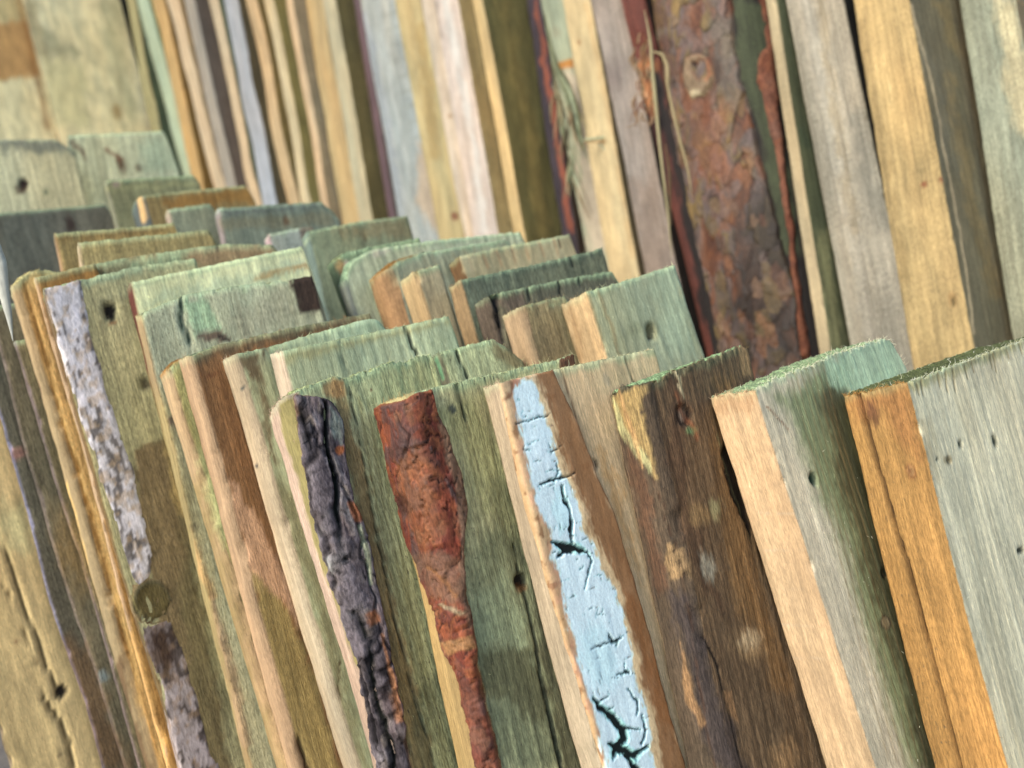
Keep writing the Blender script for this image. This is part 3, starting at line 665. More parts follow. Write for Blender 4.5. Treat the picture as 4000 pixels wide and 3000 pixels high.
b = Board('red_bark_slab', 'slab with flaky red-brown pine bark edge and mouldy face, left of the white bark', 'board',
    (1469, 1590), (1560, 1545), (2245, 1421), (1890, 3000), s, (206, 164, 100), (166, 166, 130), top=(166, 180, 136), group=FRONT, seed=15, res=.0011, rough=.0006, fuzz=350, mats=('smooth', 'grey'), wane=(.008, .020),
    rim=[(1698, 1513), (1883, 1470), (2182, 1405), (2242, 1381)], rimfuzz=.001, feats=[
    F('poly', [(1700, 1600), (1850, 1560), (1960, 1800), (2060, 2100), (2010, 2150), (1900, 2000), (1800, 1760)], (132, 136, 96), 60, .6, 20, face='front', wl=80),
    F('poly', [(1830, 2150), (1960, 2050), (2070, 2150), (2200, 2500), (2320, 3010), (1960, 3010), (1850, 2500)], (98, 106, 84), 90, .75, 40, face='front', wl=90),
    F('poly', [(1850, 2300), (1950, 2250), (2060, 2400), (2090, 2600), (1960, 2540), (1870, 2500)], (140, 152, 124), 70, .6, 30, face='front', wl=70),
    F('poly', [(1870, 2530), (1960, 2545), (2060, 2530), (2140, 2700), (2120, 2830), (1990, 2750), (1900, 2700)], (84, 84, 62), 30, .8, 24, face='front', wl=60),
    F('poly', [(2080, 2200), (2140, 2250), (2300, 2900), (2320, 3030), (2200, 3030), (2100, 2500)], (76, 72, 54), 40, .75, 20, face='front'),
    F('poly', [(1900, 1900), (1960, 1860), (2010, 2000), (2050, 2200), (1950, 2150)], (96, 100, 76), 60, .6, 30, face='front', wl=60),
    F('line', [(1784, 1497), (1800, 1570), (1826, 1650)], (56, 52, 38), 4, 1, 2, [8, 7, 3], .003, 'front'),
    F('line', [(1826, 1650), (1850, 1760), (1890, 1900), (1980, 2080), (2030, 2260)], (104, 98, 72), 4, .6, 4, 4, .0005, 'front'),
    F('line', [(2003, 2119), (2030, 2250), (2040, 2290), (2063, 2364), (2116, 2663), (2160, 2850), (2200, 3020)], (36, 38, 28), 5, 1, 4, [3, 5, 8, 8, 9, 10, 10], .003, 'front'),
    F('ell', (2036, 2271, 22, 30), (30, 26, 20), 10, 1, 6, face='front', depth=.004), F('ell', (2036, 2300, 24, 14), (110, 76, 44), 10, .8, 6, face='front'),
    F('ell', (1768, 1598, 15, 17), (70, 78, 74), 8, .9, 9, face='front'),
    F('poly', [(2180, 1390), (2260, 1370), (2262, 1440), (2186, 1440)], (100, 62, 44), 10, .95, 4, face='front'),
    ])
P5 = b
rbL = [(1466, 1590), (1492, 1729), (1545, 1961), (1565, 2059), (1625, 2190), (1691, 2351), (1751, 2550), (1791, 2663), (1830, 2830), (1880, 3040)]
rbR = [(1688, 1521), (1711, 1603), (1764, 1729), (1811, 1882), (1824, 2000), (1817, 2090), (1821, 2271), (1844, 2430), (1877, 2663), (1937, 2895), (1975, 3040)]
b.patch('bark', rbL + rbR[::-1], 'red', .0016, .0014, .0007, seed=51, warp=7, mat='pine', gain=V(.85, .85, .86), edgecol=(130, 84, 54), feats=[*flakes(rbL, rbR, 62, 5, [(122, 56, 42), (96, 44, 36), (134, 72, 48), (108, 66, 50), (86, 54, 50), (120, 84, 60)]),
    F('line', [(1559, 1603), (1585, 1669), (1612, 1696), (1605, 1742), (1645, 1755), (1671, 1716)], (44, 24, 20), 4, 1, 4, [3, 6, 8, 7, 6, 3], .0010, wl=16), F('line', [(1600, 1750), (1590, 1800), (1570, 1850), (1575, 1900)], (44, 24, 20), 4, 1, 4, [3, 5, 6, 3], .0008, wl=16),
    F('poly', [(1692, 1620), (1730, 1640), (1830, 1900), (1835, 2450), (1790, 2300), (1785, 2000), (1740, 1780)], (112, 88, 72), 18, .85, 10, wl=60), F('poly', [(1560, 1800), (1640, 1740), (1700, 1900), (1740, 2100), (1660, 2140), (1590, 1980)], (122, 82, 56), 40, .5, 14),
    F('poly', [(1640, 2180), (1700, 2140), (1800, 2200), (1810, 2360), (1720, 2330), (1670, 2260)], (104, 80, 66), 30, .7, 20),
    F('line', [(1690, 2215), (1740, 2260), (1785, 2330)], (150, 100, 52), 12, .5, 8, 8), F('ell', (1585, 1960, 22, 40), (46, 26, 20), 16, .7, 10, depth=.0015),
    F('poly', [(1735, 2500), (1840, 2480), (1850, 2530), (1760, 2550)], (146, 112, 76), 12, .7, 10), F('line', [(1740, 2350), (1800, 2390)], (150, 146, 120), 12, .6, 8, 12),
    F('poly', [(1800, 2640), (1850, 2640), (1960, 3040), (1880, 3040)], (98, 62, 52), 40, .5, 14)])
s += b.t + gap
b = Board('dark_bark_slab', 'slab with deeply fissured grey-black bark strip and rounded frayed top corner', 'board',
    (1061, 1625), (1100, 1545), (1722, 1470), (1512, 3000), s, (224, 182, 144), (162, 166, 128), top=(156, 164, 112), group=FRONT, seed=16, res=.0012, rough=.0008, fuzz=450, mats=('smooth', 'grey'), wane=(.010, .014),
    rim=[(1147, 1513), (1260, 1484), (1300, 1484), (1499, 1424), (1678, 1384), (1690, 1386)], rimfuzz=.0016, jag=.003, feats=[
    F('poly', [(1085, 1580), (1160, 1540), (1200, 1700), (1330, 2200), (1420, 2600), (1400, 2600), (1250, 2200), (1167, 1900), (1095, 1650)], (126, 118, 72), 14, .9, 8, wl=60),
    F('poly', [(1290, 1480), (1345, 1480), (1390, 1700), (1470, 2050), (1540, 2350), (1640, 2700), (1710, 3020), (1600, 3020), (1500, 2500), (1380, 1950)], (132, 106, 68), 26, .75, 16, wl=50),
    F('poly', [(1260, 1490), (1330, 1478), (1350, 1540), (1300, 1560), (1270, 1530)], (160, 120, 78), 16, .7, 10),
    F('line', [(1365, 1500), (1373, 1563), (1419, 1795), (1456, 2000), (1525, 2351), (1578, 2563), (1650, 2830), (1700, 3020)], (66, 60, 42), 5, .85, 3, [3, 5, 5, 7, 8, 8, 6, 6], .002, 'front'),
    *[F('line', [(1400 + i * 30, 1560), (1470 + i * 26, 1950), (1560 + i * 22, 2350), (1660 + i * 18, 2750)], (112, 110, 72), 8, .5, 10, 12, .0008, 'front', wl=120) for i in range(3)],
    F('poly', [(1600, 2700), (1750, 2600), (1850, 3020), (1640, 3020)], (88, 92, 70), 60, .6, 24, face='front', wl=60),
    F('ell', (1449, 1523, 5, 6), (90, 56, 40), 4, 1, 1)])
P6 = b
bkL = [(1152, 1540), (1170, 1640), (1190, 1800), (1230, 1980), (1300, 2250), (1406, 2563), (1466, 2881), (1515, 3040)]
bkR = [(1260, 1555), (1300, 1590), (1333, 1640), (1340, 1762), (1373, 1961), (1406, 2010), (1440, 2150), (1472, 2324), (1525, 2563), (1572, 2828), (1605, 3040)]
b.patch('bark', grow(bkL, -8) + grow(bkR, 8)[::-1], 'dark', .0020, .0012, .0007, seed=63, warp=5, mat='dark', gain=1.0, edgecol=(100, 78, 62), wl=30, feats=[*flakes(bkL, bkR, 40, 6, [(92, 84, 86), (76, 68, 70), (112, 104, 104), (100, 92, 88)], (22, 18, 18), size=(14, 34)),
    F('line', [(1175, 1600), (1200, 1720), (1215, 1760)], (20, 18, 18), 7, 1, 4, [8, 14, 5], .0025),
    F('line', [(1262, 1580), (1266, 1720), (1300, 1850), (1310, 1990), (1340, 2150), (1350, 2200)], (18, 22, 20), 8, 1, 6, [12, 14, 18, 20, 12, 5], .0035),
    F('line', [(1385, 2380), (1440, 2500), (1470, 2700), (1530, 2900), (1545, 3030)], (18, 20, 18), 8, 1, 6, [8, 16, 14, 18, 14], .003),
    F('line', [(1420, 2590), (1460, 2760), (1490, 2900)], (22, 20, 22), 7, 1, 4, [6, 10, 5], .002),
    F('poly', [(1275, 1600), (1325, 1640), (1330, 1740), (1280, 1700)], (122, 134, 130), 22, .6, 12), F('ell', (1322, 1758, 20, 18), (140, 84, 54), 10, .95, 6),
    F('poly', [(1345, 1965), (1400, 1960), (1405, 2030), (1370, 2040)], (142, 88, 56), 10, .8, 8), F('line', [(1395, 2060), (1420, 2160), (1445, 2280)], (150, 156, 130), 12, .7, 8, [16, 18, 10]),
    F('poly', [(1420, 2390), (1460, 2380), (1480, 2420), (1440, 2440)], (136, 88, 60), 12, .8, 8), F('line', [(1480, 2480), (1520, 2640), (1560, 2800)], (184, 128, 92), 10, .7, 6, [8, 14, 20])])
s += b.t
b = Board('short_offcut', 'small pale green offcut with a clipped brown corner peeping out behind the fissured bark slab', 'board',
    (1690, 1395), (1722, 1375), (2050, 1411), (1800, 1620), s + .001, (140, 128, 94), (170, 174, 136), top=(150, 174, 134), group=FRONT, seed=17, res=.0014, t=.017, mats=('grey', 'grey'),
    rim=[(1930, 1324), (1976, 1351)], rimfuzz=.001, fuzz=80, feats=[
    F('line', [(1785, 1362), (1800, 1410), (1826, 1475)], (44, 40, 28), 4, 1, 2, 7, .003), F('poly', [(1915, 1320), (1960, 1335), (2060, 1410), (2040, 1450), (1950, 1400)], (112, 90, 60), 34, .7, 10),
    F('line', [(1703, 1400), (1720, 1440), (1730, 1480)], (96, 150, 116), 8, .7, 3, 14)])
s += b.t + gap
b = Board('sawn_board', 'pale green board with cream corner and dark checks, right behind the fissured black bark', 'board',
    (1061, 1385), (1108, 1371), (1795, 1330), (1520, 3000), s, (236, 204, 164), (168, 174, 144), top=(150, 160, 120), group=FRONT, seed=18, res=.0016, mats=('smooth', 'smooth'), fuzz=120,
    rim=[(1300, 1331), (1584, 1272), (1764, 1232)], rimfuzz=.0008, feats=[
    F('line', [(1326, 1325), (1340, 1390), (1362, 1460)], (60, 58, 44), 4, 1, 2, 8, .003), F('line', [(1583, 1270), (1600, 1330), (1630, 1380)], (60, 58, 44), 4, 1, 2, 9, .003),
    F('poly', [(1120, 1380), (1760, 1238), (1765, 1262), (1130, 1410)], (158, 148, 104), 30, .6, 10)])
P7 = b; s += b.t + gap
b = Board('sawn_board', 'pale board with a cream edge and a brown stain curling down from its rounded top', 'board',
    (875, 1410), (908, 1388), (1520, 1290), (1390, 3000), s, (228, 196, 150), (166, 172, 142), top=(120, 112, 78), group=FRONT, seed=19, res=.0016, mats=('smooth', 'smooth'), fuzz=120, wane=(.004, .006),
    rim=[(1061, 1352), (1300, 1282), (1439, 1246), (1480, 1250)], rimfuzz=.001, feats=[
    F('poly', [(930, 1395), (1060, 1352), (1010, 1420), (1030, 1520), (1060, 1650), (1080, 1800), (1040, 1700), (1010, 1560), (975, 1450)], (100, 78, 54), 36, .85, 14, face='front', wl=60),
    F('poly', [(1000, 1900), (1180, 1900), (1290, 2300), (1420, 3010), (1380, 3010), (1200, 2300)], (122, 114, 84), 90, .7, 20, face='front'),
    F('line', [(1330, 2560), (1320, 2680), (1345, 2800)], (84, 66, 44), 6, .8, 4, 6, .001), F('ell', (945, 1518, 5, 6), (60, 66, 66), 4, 1, 1), F('ell', (1003, 1820, 6, 5), (70, 66, 66), 4, 1, 1),
    F('poly', [(1100, 1350), (1440, 1240), (1520, 1280), (1300, 1340), (1120, 1370)], (160, 176, 150), 30, .6, 10, face='front')])
P8 = b; s += b.t + gap
b = Board('sawn_board', 'rusty brown board with thin tan edge and a pinkish bare patch in its face', 'board',
    (692, 1412), (715, 1397), (1440, 1225), (1150, 3000), s, (212, 164, 114), (126, 90, 58), top=(128, 142, 106), group=FRONT, seed=20, res=.0018, mats=('smooth', 'sawn'), wane=(.004, .006), fuzz=120,
    rim=[(829, 1352), (1127, 1283), (1330, 1246)], rimfuzz=.001, feats=[
    F('poly', [(720, 1390), (1440, 1215), (1440, 1240), (1000, 1360), (740, 1420)], (96, 82, 62), 40, .8, 12, face='front'),
    F('poly', [(888, 1860), (930, 1890), (960, 1960), (1040, 2080), (1130, 2300), (1190, 2500), (1100, 2350), (1000, 2300), (975, 2210)], (184, 146, 118), 10, .9, 14, face='front', wl=50),
    F('poly', [(980, 2230), (1090, 2340), (1190, 2500), (1330, 3020), (1130, 3020), (1050, 2600)], (148, 130, 84), 24, .85, 14, face='front'),
    F('line', [(1050, 2635), (1090, 2760), (1150, 2900), (1190, 3010)], (74, 48, 26), 8, .95, 4, [5, 20, 34, 40], .003, 'front'),
    F('line', [(760, 1480), (850, 1460)], (104, 60, 36), 8, .5, 6, 12, 0, 'front')])
P9 = b; s += b.t + gap
b = Board('sawn_board', 'olive board with rounded brown-rimmed top, immediately left of the rusty brown board', 'board',
    (622, 1470), (640, 1452), (1100, 1310), (1100, 3000), s, (214, 170, 116), (160, 154, 102), top=(136, 100, 50), group=FRONT, seed=21, res=.0018, mats=('smooth', 'sawn'), wane=(.004, .006), fuzz=100,
    rim=[(662, 1418), (700, 1400), (829, 1360)], rimfuzz=.0014, feats=[
    F('poly', [(640, 1900), (800, 1900), (900, 2300), (1090, 3020), (900, 3020)], (128, 112, 70), 120, .7, 30),
    F('line', [(628, 1462), (655, 1425), (700, 1398)], (138, 96, 44), 10, .9, 5, 16), F('poly', [(770, 1750), (850, 1800), (920, 2060), (880, 2160), (830, 2000)], (168, 172, 124), 40, .7, 14)])
P10 = b; s += b.t + gap
b = Board('sawn_board', 'grey-green board with cracked chipped top and a dark bark corner at its right end', 'board',
    (528, 1236), (545, 1226), (1262, 1205), (985, 3000), s, (198, 160, 106), (176, 176, 148), top=(132, 140, 100), group=FRONT, seed=22, res=.002, mats=('smooth', 'grey'), fuzz=80,
    rim=[(729, 1150), (905, 1118), (1127, 1094), (1218, 1078)], rimfuzz=.001, jag=.003, feats=[
    F('line', [(700, 1180), (712, 1260), (748, 1345)], (52, 74, 58), 7, .95, 3, [12, 16, 8], .003), F('line', [(728, 1180), (738, 1250), (760, 1330)], (112, 150, 120), 6, .7, 3, 10),
    F('poly', [(705, 1178), (800, 1168), (870, 1290), (760, 1300), (735, 1230)], (158, 184, 150), 10, .85, 8),
    F('poly', [(750, 1310), (860, 1285), (900, 1330), (880, 1345), (800, 1330)], (92, 62, 54), 12, .8, 10), F('poly', [(855, 1290), (900, 1330), (880, 1340), (850, 1320)], (40, 34, 32), 8, .9, 6),
    F('poly', [(1127, 1094), (1222, 1072), (1275, 1215), (1174, 1228), (1150, 1150)], (58, 44, 36), 7, 1, 4),
    F('poly', [(900, 1240), (1120, 1110), (1170, 1225), (950, 1330)], (160, 156, 134), 50, .6, 14), F('poly', [(560, 1560), (660, 1560), (800, 1990), (960, 3010), (760, 3010)], (136, 124, 84), 140, .7, 24),
    F('ell', (668, 1642, 18, 20), (92, 76, 66), 14, .9, 6), F('ell', (757, 2062, 17, 10), (62, 50, 38), 10, .9, 5), F('poly', [(750, 2060), (790, 2180), (850, 2330), (820, 2340), (770, 2200)], (172, 140, 96), 12, .8, 10),
    F('line', [(830, 2330), (900, 2600), (960, 2900)], (156, 130, 104), 14, .7, 6, [22, 34, 40])])
P13 = b; s += b.t + gap
b = Board('sawn_board', 'bright cream-yellow board end with one small red-brown corner, tilting up behind the chipped grey board', 'board',
    (481, 1114), (511, 1104), (1222, 1060), (985, 2900), s, (126, 64, 46), (206, 208, 168), top=(150, 150, 106), group=FRONT, seed=23, res=.002, t=.022, mats=('sawn', 'smooth'), fuzz=60,
    rim=[(850, 1030), (1190, 960)], rimfuzz=.0008, feats=[F('poly', [(560, 1190), (900, 1150), (1200, 1060), (1190, 1020), (900, 1090), (600, 1150)], (150, 168, 150), 34, .45, 20),
    F('line', [(1000, 1085), (1100, 1060), (1200, 1042)], (168, 124, 66), 14, .7, 6, 16), F('poly', [(560, 1290), (700, 1300), (800, 1900), (960, 2900), (760, 2900)], (150, 140, 96), 60, .8, 10)])
P12 = b; s += b.t + .006
b = Board('lichen_bark_board', 'board with a whitish lichen-speckled bark strip down its side and a big round knot', 'board',
    (150, 1132), (166, 1128), (760, 1010), (696, 3000), s, (140, 108, 62), (166, 162, 126), top=(130, 140, 106), group=FRONT, seed=24, res=.0018, t=.024, mats=('sawn', 'grey'), fuzz=80,
    rim=[(318, 1092), (504, 1045)], rimfuzz=.001, jag=.002, feats=[
    F('poly', [(515, 1760), (640, 1720), (700, 1900), (900, 3010), (700, 3010), (560, 2100)], (122, 102, 72), 20, .9, 20),
    F('poly', [(700, 2000), (760, 2100), (860, 2700), (900, 3010), (800, 3010), (700, 2400)], (104, 96, 66), 60, .7, 20), F('poly', [(640, 1720), (700, 1750), (740, 2000), (700, 2000), (650, 1840)], (170, 146, 96), 24, .7, 16),
    F('ell', (428, 1222, 19, 34), (34, 30, 24), 14, 1, 6, depth=.003), F('ell', (570, 1502, 17, 24), (66, 54, 40), 18, .9, 5, depth=.002), F('ell', (440, 1262, 14, 8), (140, 92, 56), 8, .7, 4),
    F('poly', [(320, 1095), (560, 1030), (560, 1060), (330, 1130)], (150, 168, 140), 20, .6, 8)])
P11 = b
b.patch('lichen_bark', [(163, 1128), (219, 1298), (265, 1477), (332, 1696), (400, 1880), (458, 2060), (504, 2232), (540, 2300), (590, 2250), (600, 2170), (560, 2010), (530, 1860), (451, 1630), (358, 1298), (318, 1086)], 'lichen', .0006, .002, .0016, seed=71, mat='lichen', gain=V(1.45, 1.42, 1.38), label='whitish lichen bark strip above the knot')
b.patch('lichen_bark', [(548, 2450), (630, 2696), (696, 3050), (870, 3050), (836, 2961), (750, 2663), (700, 2500), (660, 2430)], 'lichen', .0004, .002, .0016, seed=72, mat='lichen', gain=V(.85, .76, .7), label='darker bark strip below the knot', feats=[F('ell', (630, 2530, 60, 110), (62, 50, 46), 90, .8, 20)])
b.patch('knot', [(500, 2340), (520, 2280), (570, 2250), (630, 2255), (670, 2300), (680, 2370), (640, 2430), (590, 2445), (540, 2430), (505, 2395)], 'skin', .0012, .006, .0014, seed=73, mat='skin', gain=V(.62, .66, .6), warp=3, feats=[
    F('ell', (592, 2348, 76, 84, 0), (96, 96, 72), 12, .7, 3), F('ell', (598, 2350, 62, 68, 0), (128, 110, 70), 12, .9, 3, depth=.001), F('line', [(530, 2380), (560, 2420), (610, 2425), (650, 2400), (668, 2350)], (66, 60, 40), 8, .9, 3, 8, .0014), F('line', [(515, 2300), (530, 2360), (555, 2410)], (176, 158, 110), 8, .8, 3, 10)])
s += b.t + .004
b = Board('sawn_board', 'brown board with a hair-thin pinkish tan edge, just left of the lichen-barked board', 'board',
    (128, 1090), (140, 1086), (380, 1030), (652, 3000), s, (222, 178, 128), (150, 112, 62), top=(140, 150, 110), group=FRONT, seed=25, res=.002, t=.016, mats=('smooth', 'sawn'), feats=[
    F('poly', [(520, 2380), (640, 2900), (700, 3020), (620, 3020), (500, 2500)], (206, 160, 96), 16, .7, 14)])
s += b.t + .003
b = Board('split_board', 'yellow board split into long ragged ridges with a rounded top, near the left margin', 'board',
    (27, 1130), (40, 1112), (230, 1062), (577, 3000), s, (196, 162, 110), (190, 158, 104), top=(196, 180, 120), group=FRONT, seed=26, res=.0018, t=.026, wane=(.006, .010), mats=('smooth', 'sawn'), fuzz=80, rim=[(70, 1072), (130, 1056), (190, 1060)], jag=.002, rimfuzz=.0016, feats=[
    F('line', [(95, 1110), (150, 1300), (230, 1600), (310, 1850), (380, 2100), (500, 2560)], (140, 104, 52), 14, .9, 6, [14, 12, 12, 16, 12, 8], .0014),
    F('line', [(140, 1100), (200, 1330), (300, 1700), (420, 2200), (560, 2800)], (160, 128, 76), 12, .7, 6, [6, 10, 8, 10, 8], .001),
    F('line', [(140, 1480), (165, 1600), (200, 1720), (215, 1800)], (92, 56, 48), 10, .8, 5, [10, 16, 12, 8], .001), F('poly', [(430, 2600), (470, 2560), (520, 2800), (600, 3020), (560, 3020)], (84, 62, 40), 14, .8, 10),
    F('line', [(255, 1900), (330, 2200), (420, 2560), (450, 2640)], (204, 170, 112), 10, .8, 6, [30, 34, 26, 8]), F('ell', (262, 1545, 16, 22), (122, 92, 60), 20, .6, 8), F('ell', (150, 1120, 16, 40), (220, 190, 124), 20, .6, 6)])
P17 = b; s += b.t + .004
for i, (A, B_, D, e, f_, lab, rm) in enumerate([
    ((52, 1330), (60, 1330), (544, 3000), (164, 134, 116), (124, 112, 82), 'weathered brown-grey board with a pinkish edge, left of the split yellow board', None),
    ((-60, 1200), (-50, 1200), (464, 2961), (150, 130, 110), (106, 100, 80), 'dark grey-brown board, second to the left of the split yellow board', None),
    ((-120, 1330), (-104, 1330), (398, 3000), (164, 154, 164), (92, 88, 74), 'dark board with a lavender-grey edge beside the cracked yellowish board at lower left', None)]):
    b = Board('weathered_board', lab, 'board', A, B_, (B_[0] + 330, B_[1] - 40), D, s, e, f_, top=(120, 120, 96), group=FRONT, seed=30 + i, res=.0022, t=.013, mats=('grey', 'grey'), bow=.003, feats=[
        F('ell', (405, 2640, 18, 22), (132, 150, 156), 14, .7, 8), F('ell', (300, 2170, 60, 160), (150, 120, 70), 80, .5, 20), F('ell', (70, 1780, 34, 20), (152, 104, 98), 24, .6, 8), F('poly', [(170, 2500), (330, 2500), (520, 3010), (380, 3010)], (118, 84, 48), 80, .5, 30)])
    s += b.t + .004
s += .01
b = Board('sawn_board', 'wide yellowish board with long curving cracks, filling the lower left corner', 'board',
    (-420, 1500), (-400, 1500), (170, 1390), (40, 3000), s, (170, 140, 100), (190, 166, 120), top=(150, 130, 90), group=FRONT, seed=35, res=.002, t=.03, wfix=.34, mats=('smooth', 'smooth'), feats=[
    F('line', [(0, 2119), (40, 2200), (90, 2370), (133, 2470), (175, 2590), (215, 2680)], (92, 74, 44), 8, .95, 3, [9, 11, 12, 13, 14, 8], .003),
    F('line', [(0, 2280), (40, 2330), (90, 2460), (150, 2600)], (112, 90, 56), 8, .8, 3, [6, 9, 8, 4], .002),
    F('line', [(126, 2600), (160, 2720), (239, 2828), (270, 2900), (285, 3030)], (92, 74, 44), 8, .95, 3, [5, 9, 13, 14, 12], .003),
    F('ell', (238, 2702, 26, 26), (34, 26, 18), 12, 1, 10, depth=.003), F('ell', (64, 2505, 10, 12), (120, 86, 60), 10, .8, 3), F('ell', (232, 2946, 12, 10), (96, 84, 66), 8, .8, 3),
    F('ell', (60, 2060, 60, 90), (196, 188, 140), 70, .6, 20), F('line', [(0, 1440), (40, 1640), (90, 1800)], (132, 96, 50), 40, .5, 14, 50)])
P21 = b; SP21 = s
s_left = P11.s + P11.t + .012

# =================== FAR END, behind the lichen board
s = s_left
def far(label, A, B_, C, D, e, f_, top, seed, rim=None, t=.02, gap_=.018, feats=(), mats=('smooth', 'grey'), **kw):
    global s
    b = Board(kw.pop('name', 'sawn_board'), label, 'board', A, B_, C, D, s, e, f_, top=top, group=FAR, seed=seed, res=.0026, t=t, mats=mats, rim=rim, feats=feats, rimfuzz=.001, **kw)
    s += b.t + gap_; return b
far('flat tan board end with thin dark checks, just above the wide lichen-barked board', (322, 1050), (338, 1036), (1100, 1000), (520, 2000), (160, 130, 90), (148, 142, 108), (112, 108, 70), 101,
    rim=[(600, 990), (882, 953), (1060, 955)], feats=[F('line', [(700, 985), (722, 1060)], (70, 60, 44), 6, 1, 3, 6, .002), F('line', [(845, 960), (858, 1030)], (60, 50, 40), 6, 1, 3, 7, .002), F('poly', [(700, 1000), (900, 965), (1080, 965), (1080, 1010), (760, 1050)], (160, 128, 96), 24, .7, 12), F('poly', [(345, 1040), (600, 985), (600, 1010), (360, 1060)], (118, 88, 52), 14, .7, 12), F('poly', [(500, 1030), (700, 1000), (680, 1070), (520, 1070)], (140, 166, 134), 30, .6, 14)])
far('khaki board end with a cream corner, second above the lichen-barked board', (288, 960), (304, 948), (850, 960), (480, 1900), (226, 190, 140), (160, 144, 100), (120, 116, 76), 102, rim=[(820, 898)],
    feats=[F('poly', [(310, 960), (820, 905), (840, 950), (330, 1010)], (164, 146, 98), 30, .5, 10)])
far('mustard-tan board with a ragged left corner, beside the dark grey board at the left', (178, 922), (200, 914), (700, 950), (390, 1800), (198, 150, 96), (158, 136, 88), (120, 104, 62), 103, rim=[(560, 885), (670, 870)],
    feats=[F('line', [(215, 940), (640, 896)], (116, 90, 50), 16, .6, 8, 22), F('line', [(370, 900), (380, 960)], (120, 112, 70), 6, .8, 3, 6, .002)])
far('wide greenish board end with a slanting pale scratch, above the round-topped offcuts', (1148, 920), (1196, 905), (1612, 932), (1420, 1800), (130, 140, 116), (134, 140, 112), (110, 116, 80), 104, rim=[(1400, 866), (1590, 842)],
    feats=[F('line', [(1160, 990), (1240, 900)], (160, 176, 146), 8, .7, 4, 9), F('line', [(1330, 880), (1345, 960)], (92, 88, 66), 5, .9, 3, 6, .001), F('line', [(1415, 868), (1430, 940)], (92, 88, 66), 5, .9, 3, 6, .001), F('poly', [(1300, 900), (1580, 850), (1600, 925), (1420, 930)], (140, 122, 90), 40, .6, 14)])
far('small lavender-grey offcut with a pink corner, left of the wide greenish board end', (1022, 925), (1046, 915), (1240, 930), (1230, 1700), (196, 164, 156), (150, 158, 152), (130, 140, 120), 105, rim=[(1160, 890), (1220, 885)], gap_=.03,
    feats=[F('poly', [(1170, 880), (1240, 870), (1250, 930), (1180, 930)], (112, 92, 80), 14, .8, 8)])
far('grey-green offcut with bluish corner and clipped right side, touching the back row', (808, 835), (850, 815), (1325, 860), (1010, 1600), (168, 150, 138), (118, 128, 116), (130, 152, 138), 106, rim=[(1050, 800), (1253, 789), (1300, 830)], mats=('grey', 'grey'), gap_=.03,
    feats=[F('line', [(812, 840), (850, 812)], (190, 206, 196), 12, .8, 5, 14), F('poly', [(860, 815), (1250, 790), (1250, 815), (870, 842)], (104, 112, 108), 18, .7, 10), F('poly', [(850, 860), (1290, 830), (1300, 880), (870, 900)], (124, 118, 94), 24, .6, 10), F('ell', (1118, 862, 14, 20), (104, 76, 54), 12, .8, 6)])
far('dull grey-green offcut with a pinkish corner, left of the clipped grey-green one', (617, 836), (650, 820), (850, 850), (830, 1500), (198, 166, 132), (136, 138, 116), (120, 124, 96), 107, rim=[(820, 796)], gap_=.03)
far('orange-brown offcut with a rounded blue-grey left corner, left of the lavender board foot', (455, 800), (530, 768), (1000, 790), (720, 1400), (100, 104, 92), (142, 122, 80), (120, 116, 80), 108, rim=[(700, 748), (960, 725)], wane=(.010, .03), gap_=.035, t=.05,
    feats=[F('poly', [(640, 790), (700, 764), (980, 738), (990, 790), (640, 810)], (146, 106, 52), 24, .8, 12), F('line', [(545, 770), (560, 860)], (190, 156, 108), 8, .9, 3, 22), F('poly', [(450, 770), (520, 760), (530, 900), (470, 890)], (78, 92, 88), 20, .7, 8)])
far('olive low offcut with two small pink knots, below the pale board end with three holes', (393, 715), (412, 706), (780, 715), (560, 1300), (160, 152, 114), (132, 132, 100), (120, 130, 96), 109, rim=[(690, 688), (756, 684)], gap_=.04,
    feats=[F('ell', (452, 722, 14, 14), (178, 150, 140), 12, .7, 6), F('line', [(420, 740), (800, 712)], (160, 160, 116), 12, .6, 8, 14)])
far('dark slate-grey wide board with a brown knot at the left margin', (-140, 850), (-130, 848), (470, 905), (90, 1500), (96, 92, 84), (98, 98, 88), (130, 130, 96), 110, rim=[(0, 832), (420, 797)], mats=('grey', 'grey'), gap_=.05,
    feats=[F('ell', (274, 874, 20, 30), (52, 36, 30), 20, .9, 8), F('poly', [(0, 840), (200, 815), (200, 1100), (0, 1100)], (86, 92, 86), 60, .5, 20)])
far('pale board end with clipped corner and dark holes, above the slate-grey board', (-160, 560), (-150, 558), (340, 780), (70, 1500), (150, 140, 110), (196, 188, 152), (110, 120, 86), 111, rim=[(0, 546), (222, 546), (300, 600)], gap_=.03,
    feats=[F('poly', [(0, 540), (230, 540), (300, 600), (150, 590), (0, 600)], (112, 116, 106), 40, .8, 14), F('ell', (92, 715, 14, 20), (52, 34, 26), 14, 1, 6, depth=.002), F('ell', (80, 745, 22, 14), (86, 62, 44), 14, .9, 8), F('ell', (64, 730, 10, 8), (70, 56, 44), 10, .8, 5), F('ell', (178, 752, 8, 12), (70, 86, 66), 8, .8, 3)])
far('pale greenish board end with three brown knots, below the tall wide board', (245, 548), (268, 528), (705, 680), (400, 1300), (130, 140, 110), (190, 192, 160), (92, 94, 66), 112, rim=[(640, 512), (655, 540)], gap_=.05, t=.03,
    feats=[F('ell', (475, 640, 17, 34), (96, 74, 52), 16, .95, 8), F('ell', (540, 656, 14, 24), (96, 74, 52), 14, .9, 7), F('line', [(415, 585), (440, 600), (470, 620)], (126, 84, 62), 12, .85, 6, [18, 10, 16]), F('poly', [(540, 560), (650, 540), (690, 670), (560, 670)], (170, 186, 158), 50, .6, 12), F('line', [(290, 560), (330, 620)], (92, 56, 40), 14, .7, 8, 16)])
S_END = s

